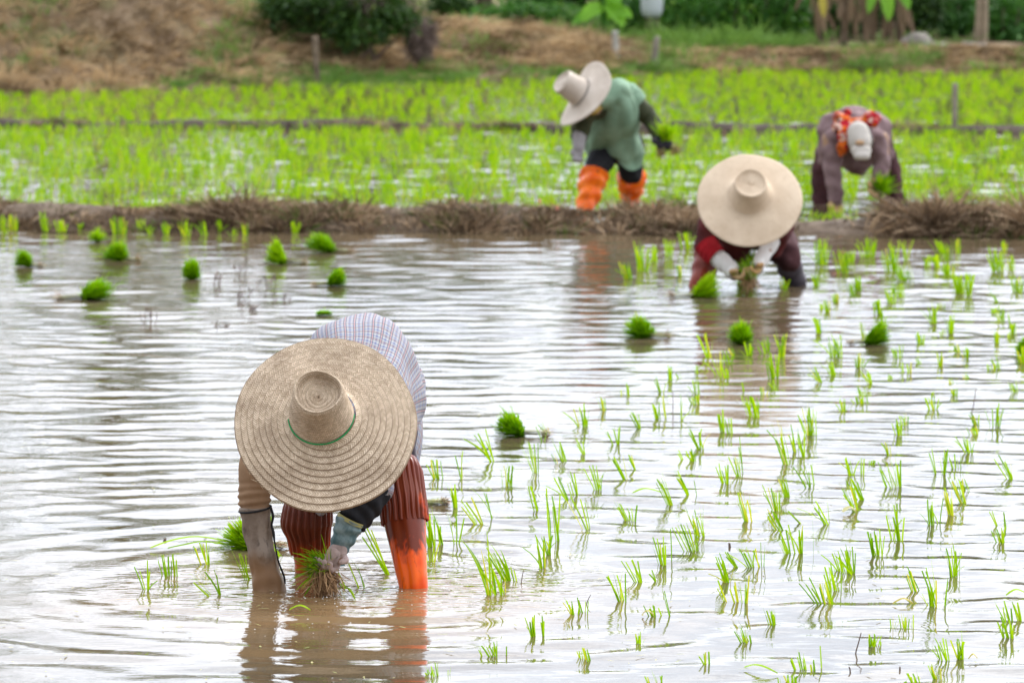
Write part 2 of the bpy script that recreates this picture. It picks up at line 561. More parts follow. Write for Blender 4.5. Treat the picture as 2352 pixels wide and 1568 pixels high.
def blades(geo, base, dirv, ln, wd, droop, nseg=3, cut=0.75, tint=None, side=None):
    """flat tapered leaf blades; cut = width left at the tip"""
    base = np.asarray(base, float)
    N = len(base)
    dirv = unit(np.broadcast_to(dirv, (N, 3)))
    ln = np.broadcast_to(ln, (N,))
    wd = np.broadcast_to(wd, (N,))
    cut = np.broadcast_to(cut, (N,))
    droop = np.broadcast_to(droop, (N, 3))
    if side is None:
        side = np.stack([np.cos(a := rng.uniform(0, PI, N)), np.sin(a), np.zeros(N)], 1)
    side = unit(np.cross(dirv, np.cross(side, dirv)))
    ts = np.linspace(0, 1, nseg + 1)
    V = np.zeros((N, nseg + 1, 2, 3))
    for k, t in enumerate(ts):
        c = base + dirv * (ln * t)[:, None] + droop * (t * t)
        prof = (0.65 + 0.35 * min(1, t * 3)) * (1 - (1 - cut) * max(0.0, (t - 0.35) / 0.65) ** 1.3)
        h = side * (wd * prof * 0.5)[:, None]
        V[:, k, 0] = c - h
        V[:, k, 1] = c + h
    idx = (np.arange(N) * (nseg + 1) * 2)[:, None] + (np.arange(nseg) * 2)[None, :]
    Q = np.stack([idx, idx + 1, idx + 3, idx + 2], -1).reshape(-1, 4)
    tint = rng.uniform(0, 1, N) if tint is None else np.broadcast_to(tint, (N,))
    geo.add(V, Q, np.repeat(tint, (nseg + 1) * 2))


def catmull(P, n):
    P = np.asarray(P, float)
    P = np.vstack([2 * P[0] - P[1], P, 2 * P[-1] - P[-2]])
    segs = len(P) - 3
    t = np.linspace(0, segs, n)
    i = np.minimum(t.astype(int), segs - 1)
    f = (t - i)[:, None]
    p0, p1, p2, p3 = P[i], P[i + 1], P[i + 2], P[i + 3]
    return 0.5 * ((2 * p1) + (-p0 + p2) * f + (2 * p0 - 5 * p1 + 4 * p2 - p3) * f ** 2 + (-p0 + 3 * p1 - 3 * p2 + p3) * f ** 3)


def tube(geo, pts, rad, nring=24, nseg=24, disp=None, cap=True, tint=0.5, ref=(1, 0, 0), lift=None):
    """lofted tube; rad = per-point r or (rx, ry); disp(theta, s) adds to the radius; UV in metres"""
    rad = np.array([(r, r) if np.isscalar(r) else r for r in rad], float)
    C = catmull(np.hstack([np.asarray(pts, float), rad]), nring)
    P, Rr = C[:, :3], np.maximum(C[:, 3:], 0.0005)
    T = unit(np.gradient(P, axis=0))
    ref = np.asarray(ref, float)
    Sd = unit(ref - T * (T @ ref)[:, None])
    U = np.cross(T, Sd)
    th = np.linspace(0, 2 * PI, nseg + 1)
    s = np.linspace(0, 1, nring)
    D = np.zeros((nring, nseg + 1)) if disp is None else disp(th[None, :], s[:, None]) * np.ones((nring, nseg + 1))
    D[:, -1] = D[:, 0]
    V = P[:, None] + Sd[:, None] * ((Rr[:, :1] + D) * np.cos(th))[..., None] + U[:, None] * ((Rr[:, 1:] + D) * np.sin(th))[..., None]
    if lift is not None:
        V[..., 2] += lift(th[None, :], s[:, None])
    arc = np.concatenate([[0], np.cumsum(np.linalg.norm(np.diff(P, axis=0), axis=1))])
    circ = 2 * PI * Rr.mean()
    UV = np.stack(np.broadcast_arrays(th[None, :] / (2 * PI) * circ, arc[:, None]), -1)
    if cap:
        a0 = np.broadcast_to(P[0] , (nseg + 1, 3))
        a1 = np.broadcast_to(P[-1], (nseg + 1, 3))
        V = np.concatenate([a0[None], V, a1[None]])
        UV = np.concatenate([UV[:1], UV, UV[-1:]])
    nr = len(V)
    i = np.arange(nr - 1)[:, None] * (nseg + 1) + np.arange(nseg)[None]
    Q = np.stack([i, i + 1, i + nseg + 2, i + nseg + 1], -1).reshape(-1, 4)
    uvf = UV.reshape(-1, 2)
    geo.add(V, Q, tint, uvf[Q.ravel()])


def blob(caps, voxel, name, mat, parent=None, origin=None, smooth=4, wr=0.0, wf=60.0, stretch=(1, 1, 1)):
    """one continuous skin over tapered limbs (p0, r0, p1, r1), relaxed where they join"""
    vs, fs, k = [], [], 0
    ns, nh = 14, 4
    off = ORIG[parent.name] if parent is not None else np.asarray(origin, float)
    for (p0, r0, p1, r1) in caps:
        p0, p1 = np.asarray(p0, float) - off, np.asarray(p1, float) - off
        d = p1 - p0
        l = np.linalg.norm(d)
        T = d / l if l > 1e-6 else np.array((0, 0, 1.0))
        a = np.array((1.0, 0, 0)) if abs(T[0]) < 0.8 else np.array((0, 1.0, 0))
        A = unit(np.cross(T, a))
        B = np.cross(T, A)
        rings = [(p0, r0, ph) for ph in np.linspace(-PI / 2 + 0.05, 0, nh + 1)] + [(p1, r1, ph) for ph in np.linspace(0, PI / 2 - 0.05, nh + 1)]
        th = np.arange(ns) * 2 * PI / ns
        for (c, r, ph) in rings:
            vs.append(c + T * r * math.sin(ph) + r * math.cos(ph) * (np.cos(th)[:, None] * A + np.sin(th)[:, None] * B))
        nr = len(rings)
        for i in range(nr - 1):
            for j in range(ns):
                fs.append((k + i * ns + j, k + i * ns + (j + 1) % ns, k + (i + 1) * ns + (j + 1) % ns, k + (i + 1) * ns + j))
        fs.append(tuple(k + j for j in range(ns))[::-1])
        fs.append(tuple(k + (nr - 1) * ns + j for j in range(ns)))
        k += nr * ns
    me = bpy.data.meshes.new('tmp')
    me.from_pydata([tuple(x) for x in np.concatenate(vs)], [], fs)
    t = bpy.data.objects.new('tmp', me)
    COL.objects.link(t)
    m = t.modifiers.new('r', 'REMESH')
    m.mode = 'VOXEL'
    m.voxel_size = voxel
    if smooth:
        m = t.modifiers.new('s', 'SMOOTH')
        m.factor = 0.5
        m.iterations = smooth
    dg = bpy.context.evaluated_depsgraph_get()
    res = bpy.data.meshes.new_from_object(t.evaluated_get(dg))
    bpy.data.objects.remove(t)
    bpy.data.meshes.remove(me)
    res.name = name
    N = len(res.vertices)
    if wr:
        co = np.zeros(N * 3, np.float32)
        no = np.zeros(N * 3, np.float32)
        res.vertices.foreach_get('co', co)
        res.vertices.foreach_get('normal', no)
        co, no = co.reshape(-1, 3), no.reshape(-1, 3)
        q = co * np.array(stretch) * wf
        d = np.sin(q[:, 0] + 1.7 * np.sin(q[:, 2] * 0.53)) * np.sin(q[:, 1] * 0.8 + 1.3 * np.sin(q[:, 0] * 0.6)) + 0.8 * np.sin(q[:, 2] * 1.2 + 2 * np.sin(q[:, 0] * 0.45 + q[:, 1] * 0.3))
        co += no * (d * wr)[:, None]
        res.vertices.foreach_set('co', co.ravel())
    res.polygons.foreach_set('use_smooth', np.ones(len(res.polygons), bool))
    res.update()
    return link_mesh(name, res, mat, parent, None if parent is not None else off)


# ------------------------------------------------------------------ water
def sheet(name, xs, ys, hf, mat, label):
    X, Y = np.meshgrid(xs, ys)
    Z = hf(X, Y)
    V = np.stack([X, Y, Z], -1).reshape(-1, 3)
    nx = len(xs)
    i = np.arange(len(ys) - 1)[:, None] * nx + np.arange(nx - 1)[None]
    Q = np.stack([i, i + 1, i + nx + 1, i + nx], -1).reshape(-1, 4)
    g = Geo()
    g.add(V, Q)
    o = g.build(name, mat)
    props(o, label, None, None, 'structure')
    return o


def waves(seed, n, lmin, lmax, spread, slope):
    r = np.random.default_rng(seed)
    lam = np.exp(r.uniform(math.log(lmin), math.log(lmax), n))
    ang = PI / 2 + r.normal(0, spread, n)
    ph = r.uniform(0, 2 * PI, n)
    return lam, ang, ph, slope / math.sqrt(n / 2)


SWELL = waves(3, 56, 0.12, 0.33, R(15), 0.046)
CROSS = waves(4, 44, 0.075, 0.5, R(45), 0.031)
F1X, F1Y = -0.48, 13.05


def front_h(X, Y):
    Z = np.zeros_like(X)
    patch = 0.72 + 0.28 * np.sin(X * 0.9 + 0.7 * np.sin(Y * 0.45)) * np.sin(Y * 0.62 + 1.1 * np.sin(X * 0.5))
    r1 = np.hypot(X - F1X, Y - F1Y)
    calm = 1 - 0.50 * np.exp(-(r1 / 2.2) ** 2)
    for (lam, ang, ph, sl) in (SWELL, CROSS):
        for l, a, p in zip(lam, ang, ph):
            k = 2 * PI / l
            Z += sl / k * np.cos(k * (math.cos(a) * X + math.sin(a) * Y) + p + 0.6 * np.sin(0.8 * X + p))
    Z *= patch * calm
    for lam, amp, dec in ((0.27, 0.050, 3.0), (0.19, 0.040, 2.0), (0.12, 0.035, 0.9)):
        k = 2 * PI / lam
        th = np.arctan2(Y - F1Y, X - F1X)
        rr = r1 + 0.05 * np.sin(3 * th + 1)
        Z += amp / k * np.cos(k * rr) * np.exp(-np.maximum(r1 - 0.25, 0) / dec) * np.clip(r1 / 0.25 - 0.4, 0, 1)
    r3 = np.hypot(X - 1.05, Y - 21.9)
    Z += 0.030 * 0.3 / (2 * PI) * np.cos(2 * PI / 0.3 * r3) * np.exp(-np.maximum(r3 - 0.3, 0) / 0.9) * np.clip(r3 / 0.3 - 0.4, 0, 1)
    edge = np.clip((8.0 - np.abs(X)) / 3, 0, 1) * np.clip((Y - 9.0) / 1.5, 0, 1)
    return Z * edge


xs = np.concatenate([[-60, -30, -16, -10, -8, -6.5], np.arange(-5.2, 5.21, 0.034), [6.5, 8, 10, 16, 30, 60]])
ys = np.concatenate([[4.5, 6, 8, 9.5, 10.2], np.arange(10.8, 17, 0.017), np.arange(17, 25.46, 0.027)])
sheet('paddy_water', xs, ys, front_h, M['water'], 'brown rippled water of the flooded front paddy')
BACK = waves(8, 30, 0.12, 0.6, R(35), 0.072)


def back_h(X, Y):
    Z = np.zeros_like(X)
    lam, ang, ph, sl = BACK
    for l, a, p in zip(lam, ang, ph):
        k = 2 * PI / l
        Z += sl / k * np.cos(k * (math.cos(a) * X + math.sin(a) * Y) + p)
    return Z * np.clip((9.0 - np.abs(X)) / 2, 0, 1)


xs = np.concatenate([[-60, -30, -16, -10, -8], np.arange(-6.4, 6.41, 0.06), [8, 10, 16, 30, 60]])
sheet('paddy_water', xs, np.arange(25.2, 45.0, 0.05), back_h, M['water_back'], 'pale water between the seedlings of the back paddies')


# ------------------------------------------------------------------ ground and banks
def sstep(a, b, x):
    t = np.clip((x - a) / (b - a), 0, 1)
    return t * t * (3 - 2 * t)


BX = np.array([-60, -4.4, -2.7, -0.7, 0.5, 1.9, 4.8, 60])
BY = np.array([39.2, 39.3, 40.2, 41.2, 42.0, 43.3, 43.6, 43.6])
TX = np.array([-60, -5.0, -3.6, -2.6, -1.9, -1.2, -0.9, -0.1, 0.5, 0.85, 1.10, 60])
TZ = np.array([1.5, 1.45, 1.25, 1.0, 0.78, 0.52, 0.40, 0.36, 0.29, 0.20, 0.13, 0.13])


def land_noise(X, Y):
    return (0.5 * np.sin(X * 2.3 + 1.3 * np.sin(Y * 1.1)) * np.sin(Y * 2.9 + X) + 0.3 * np.sin(X * 5.7 + Y * 3.1) * np.sin(Y * 4.3 - X * 2.2) + 0.2 * np.sin(X * 11 + 2 * np.sin(Y * 6)))


def land(X, Y):
    yb = np.interp(X, BX, BY)
    top = np.interp(X, TX, TZ)
    wdt = np.interp(X, [-5, -1, 1, 1.3], [4.6, 2.6, 1.6, 1.0])
    rise = sstep(0, 1, (Y - yb) / wdt)
    z = -0.28 + 0.28 * sstep(-0.35, 0.05, Y - yb) + 0.03 * sstep(-0.1, 0.2, Y - yb)
    z = z + top * rise + np.interp(X, [0.6, 1.1], [0.06, 0.03]) * land_noise(X, Y) * sstep(0, 0.5, Y - yb)
    near = 0.35 * (1 - sstep(3.2, 4.6, Y))
    side = sstep(20, 24, np.abs(X)) * 0.45
    return np.maximum(np.maximum(z, -0.28 + near * 1.8), -0.28 + side)


xs = np.concatenate([[-500, -200, -80, -40, -24, -20, -14, -9.2], np.arange(-8.8, 8.8, 0.1), [9, 14, 20, 24, 40, 80, 200, 500]])
ys = np.concatenate([[-300, -80, -20, 0, 2, 3, 3.5, 4, 4.5, 5.5, 12, 24, 36, 38], np.arange(38.5, 50, 0.09), [51, 53, 56, 60, 70, 90, 150, 300, 800]])
sheet('ground', xs, ys, land, M['ground'], 'earth and banks round the paddies')


def bund(y0, y1, wd, h, name, label, seed, mat='bund'):
    r = np.random.default_rng(seed)
    xs = np.arange(-9, 9.01, 0.07)
    cross = np.linspace(-1, 1, 15)
    c = y0 + (y1 - y0) * (xs + 5) / 10
    hh = h * (1 + 0.22 * np.sin(xs * 2.1 + seed) + 0.15 * np.sin(xs * 5.3 + 2))
    if seed == 2:
        hh *= 1 - 0.35 * np.exp(-((xs - 1.75) / 0.45) ** 2) - 0.70 * np.exp(-((xs - 0.42) / 0.25) ** 2)
    V = np.zeros((len(xs), 15, 3))
    V[:, :, 0] = xs[:, None]
    V[:, :, 1] = c[:, None] + cross[None] * wd / 2 * (1 + 0.15 * np.sin(xs * 3.7)[:, None])
    prof = (1 - np.abs(cross) ** 2.2)
    V[:, :, 2] = -0.12 + (hh[:, None] + 0.12) * prof[None] + r.normal(0, 0.006, (len(xs), 15))
    i = np.arange(len(xs) - 1)[:, None] * 15 + np.arange(14)[None]
    g = Geo()
    g.add(V, np.stack([i, i + 15, i + 16, i + 1], -1).reshape(-1, 4))
    o = g.build(name, M[mat])
    props(o, label, None, None, 'structure')
    return lambda x: y0 + (y1 - y0) * (x + 5) / 10


bund_y = bund(25.95, 25.05, 0.75, 0.10, 'earth_bund', 'low muddy bund with dead grass between front and middle paddy', 2)
bund2_y = bund(35.0, 33.9, 0.5, 0.05, 'earth_bund', 'thin dark bund between the middle and the far paddy', 5, 'bund_dark')

# ------------------------------------------------------------------ grasses: uncountable cover
def tussocks(geo, cx, cy, zfn, per, sig, hgt, wd, tint, lean=(0.0, 0.0), spread=0.45, sag=0.4, nseg=2):
    """blades gathered in tussocks that share a height, a lean and a colour"""
    n = len(cx)
    idx = np.repeat(np.arange(n), per)
    N = len(idx)
    th = hgt * np.exp(rng.normal(0, 0.40, n))
    lx = lean[0] + rng.normal(0, 0.35, n)
    ly = lean[1] + rng.normal(0, 0.25, n)
    ox, oy = rng.normal(0, 1, N), rng.normal(0, 1, N)
    x, y = cx[idx] + ox * sig, cy[idx] + oy * sig
    z = zfn(x, y) - 0.01
    h = th[idx] * rng.uniform(0.45, 1.05, N)
    d = np.stack([lx[idx] + ox * spread * 0.6 + rng.normal(0, 0.18, N), ly[idx] + oy * spread * 0.6 + rng.normal(0, 0.18, N), np.ones(N)], 1)
    bend = np.stack([(lx[idx] + ox * 0.4) * h * 0.4, (ly[idx] + oy * 0.4) * h * 0.4, -h * sag], 1)
    blades(geo, np.stack([x, y, z], 1), d, h * 1.2, rng.uniform(wd[0], wd[1], N), bend, nseg, 0.15, np.where(tint[idx] > 1.0, 0.97, np.clip(tint[idx] + rng.normal(0, 0.10, N), 0, 0.84)) if tint is not None else None)


def bank_xy(n, deep, p=1.0, lo=-0.02):
    x = rng.uniform(-8.6, 8.0, n)
    return x, np.interp(x, BX, BY) + rng.uniform(lo, 1, n) ** p * np.interp(x, [-5, -1, 1, 1.4], [6.0, 3.4, 2.2, 1.3]) * deep


def greenness(x, y):
    """weeds grow in patches: the foot of the middle bank, the upper left, drifts between"""
    f = y - np.interp(x, BX, BY)
    g_ = 0.55 * np.sin(x * 1.9 + 0.8) * np.sin(y * 1.7 + x * 0.7) + 0.35 * np.sin(x * 4.1 - y * 2.0)
    g_ += 0.9 * np.exp(-((f - 0.2) / 0.45) ** 2) * ((x > -3.0) & (x < 1.6)) + 1.0 * np.exp(-((x + 4.0) / 1.1) ** 2) * (f > 2.2) + 0.6 * np.exp(-((x + 2.6) / 0.25) ** 2) * (f > 0.8)
    return g_ * np.where(x > 1.3, 0.45, 1.0)


g = Geo()
cx, cy = bank_xy(4300, 1.0)
gr = greenness(cx, cy)
k = gr + rng.normal(0, 0.2, len(cx)) < 0.62
cx, cy, gr = cx[k], cy[k], gr[k]
tint = np.clip(rng.beta(0.8, 1.0, len(cx)) + 0.15 * np.sin(cx * 3.1 + cy * 2.2), 0, 0.84)
tussocks(g, cx, cy, land, 24, 0.055, np.where(cx > 1.15, 0.06, 0.14), (0.008, 0.016), tint, (0.45, -0.35), 0.5, 0.55)
props(g.build('dry_grass', M['dry_grass'], smooth=False), 'straw coloured dry grass lying over the bank behind the paddies', None, None, 'stuff')

g = Geo()
cx, cy = bank_xy(3300, 1.05, 1.2, -0.0)
gr = greenness(cx, cy)
k = gr + rng.normal(0, 0.25, len(cx)) > 0.36
cx, cy = cx[k], cy[k]
tussocks(g, cx, cy, land, 20, 0.05, np.full(len(cx), 0.10), (0.008, 0.016), rng.uniform(0, 0.84, len(cx)), (0.1, -0.15), 0.45, 0.3)
n = 700                                   # green strip at the foot of the hedge, right of the mound
cx, cy = rng.uniform(0.8, 4.4, n), 44.65 + rng.uniform(0, 1.9, n)
k = rng.uniform(0, 1, n) > np.where(cx > 2.75, 0.97, 0.05)
tussocks(g, cx[k], cy[k], land, 20, 0.06, np.full(k.sum(), 0.17), (0.008, 0.018), rng.uniform(0.2, 0.84, k.sum()), (0.0, -0.1), 0.5, 0.3)
props(g.build('green_weeds', M['weed'], smooth=False), 'green weeds in patches along the bank', None, None, 'stuff')

for nm, fy, hb, wdt, cnt, hh_, lab in (('dead_grass', bund_y, 0.09, 0.34, 2600, 0.082, 'matted dead brown grass along the front bund'),
                                   ('dead_grass', bund2_y, 0.04, 0.20, 600, 0.045, 'dark dead grass along the thin back bund')):
    g = Geo()
    cx = rng.uniform(-7.5, 7.5, cnt)
    mod = 0.80 + 0.45 * np.sin(cx * 2.3 + 1) * np.sin(cx * 0.9 + 0.3) + 0.45 * np.sin(cx * 7.1) * np.sin(cx * 2.9)
    mod = np.maximum(mod, 0.45)
    if hb > 0.08:
        mod = mod * (1 - 0.92 * np.exp(-((cx - 1.72) / 0.26) ** 4) - 0.72 * np.exp(-((cx - 0.40) / 0.20) ** 2)) + 0.75 * np.exp(-((cx - 2.3) / 0.33) ** 4) + 0.35 * np.exp(-((cx - 0.75) / 0.3) ** 2)
    k = rng.uniform(0, 0.8, cnt) < mod
    cx, mod = cx[k], mod[k]
    off = rng.uniform(-1.02, 0.8, len(cx))
    zf = (lambda f, h_, w_: (lambda x, y: np.maximum(h_ * (1 - np.clip((y - f(x)) / w_, -1, 1) ** 2), -0.02)))(fy, hb, wdt)
    tussocks(g, cx, fy(cx) + off * wdt, zf, 34, 0.045, hh_ * np.clip(mod, 0.35, 1.7), (0.005, 0.011), np.where(rng.uniform(0, 1, len(cx)) < 0.07 + 0.16 * (np.sin(cx * 1.7 + 2) > 0.6), 1.05, np.clip(rng.beta(0.7, 1.0, len(cx)), 0, 0.74)), (0.0, -0.25), 0.6, 0.4, 3)
    props(g.build(nm, M['bund_grass'], smooth=False), lab, None, None, 'stuff')

# ------------------------------------------------------------------ rice in the back paddies
farmer_spots = [(0.47, 26.35, 0.34), (2.0, 26.9, 0.5)]


def tuft(geo, p, h, n, spread, lean=(0, 0), wd=(0.004, 0.007), fan=0.16, ptips=0.3):
    base = np.asarray(p) + np.stack([rng.uniform(-spread, spread, n), rng.uniform(-1, 1, n) * min(spread, 0.02), np.full(n, -0.02)], 1)
    dirv = np.stack([lean[0] / max(h, 1e-3) + rng.normal(0, fan, n), rng.normal(0, fan, n), np.ones(n)], 1)
    ln = h * rng.uniform(0.55, 1.05, n) + 0.02
    bend = np.stack([rng.normal(0, 0.12, n) * h, rng.normal(0, 0.1, n) * h, -np.abs(rng.normal(0, 0.06, n)) * h], 1)
    cut = np.where(rng.uniform(0, 1, n) < ptips, 0.1, 0.8)
    blades(geo, base, dirv, ln, rng.uniform(wd[0], wd[1], n), bend, 3, cut)


back = []
yy = 25.9
while yy < 43.2:
    for xx in np.arange(-7.8, 7.8, 0.138):
        px, py = xx + rng.normal(0, 0.06), yy + rng.normal(0, 0.08)
        if py > np.interp(px, BX, BY) - 0.15 or abs(py - bund2_y(px)) < 0.28 or py < bund_y(px) + 0.42 or abs(px) > py * 0.19:
            continue
        if any(math.hypot(px - a, py - b) < c for a, b, c in farmer_spots) or rng.uniform() < 0.05:
            continue
        back.append((px, py))
    yy += 0.152
back.sort(key=lambda p: p[1] + (100 if abs(p[0]) > p[1] * 0.105 else 0))
LAB_MID = 'tall rice seedling tuft in the middle paddy just beyond the grassy bund'
NEAR_MID = 26
g_mid, g_far = Geo(), Geo()
for k, (px, py) in enumerate(back):
    h = rng.uniform(0.060, 0.112) * (1.0 if py < bund2_y(px) else 0.78) * (1 + 0.25 * math.sin(px * 2.1) * math.sin(py * 1.3))
    if k < NEAR_MID:
        g = Geo()
        tuft(g, (px, py, 0), h, int(rng.integers(8, 13)), 0.03, (rng.normal(0, 0.03), 0), (0.005, 0.009))
        props(g.build('rice_seedling', M['rice_far'], origin=(px, py, 0)), LAB_MID, 'rice seedling', 'rice seedlings at the near edge of the middle paddy')
    else:
        tuft(g_mid if py < bund2_y(px) else g_far, (px, py, 0), h, int(rng.integers(6, 10)), 0.024, (rng.normal(0, 0.02), 0), (0.004, 0.0075))
props(g_mid.build('rice_seedlings', M['rice_far']), 'dense rows of bright green rice seedlings filling the middle paddy', None, None, 'stuff')
props(g_far.build('rice_seedlings', M['rice_far']), 'dense bright green rice seedlings of the far paddy below the bank', None, None, 'stuff')
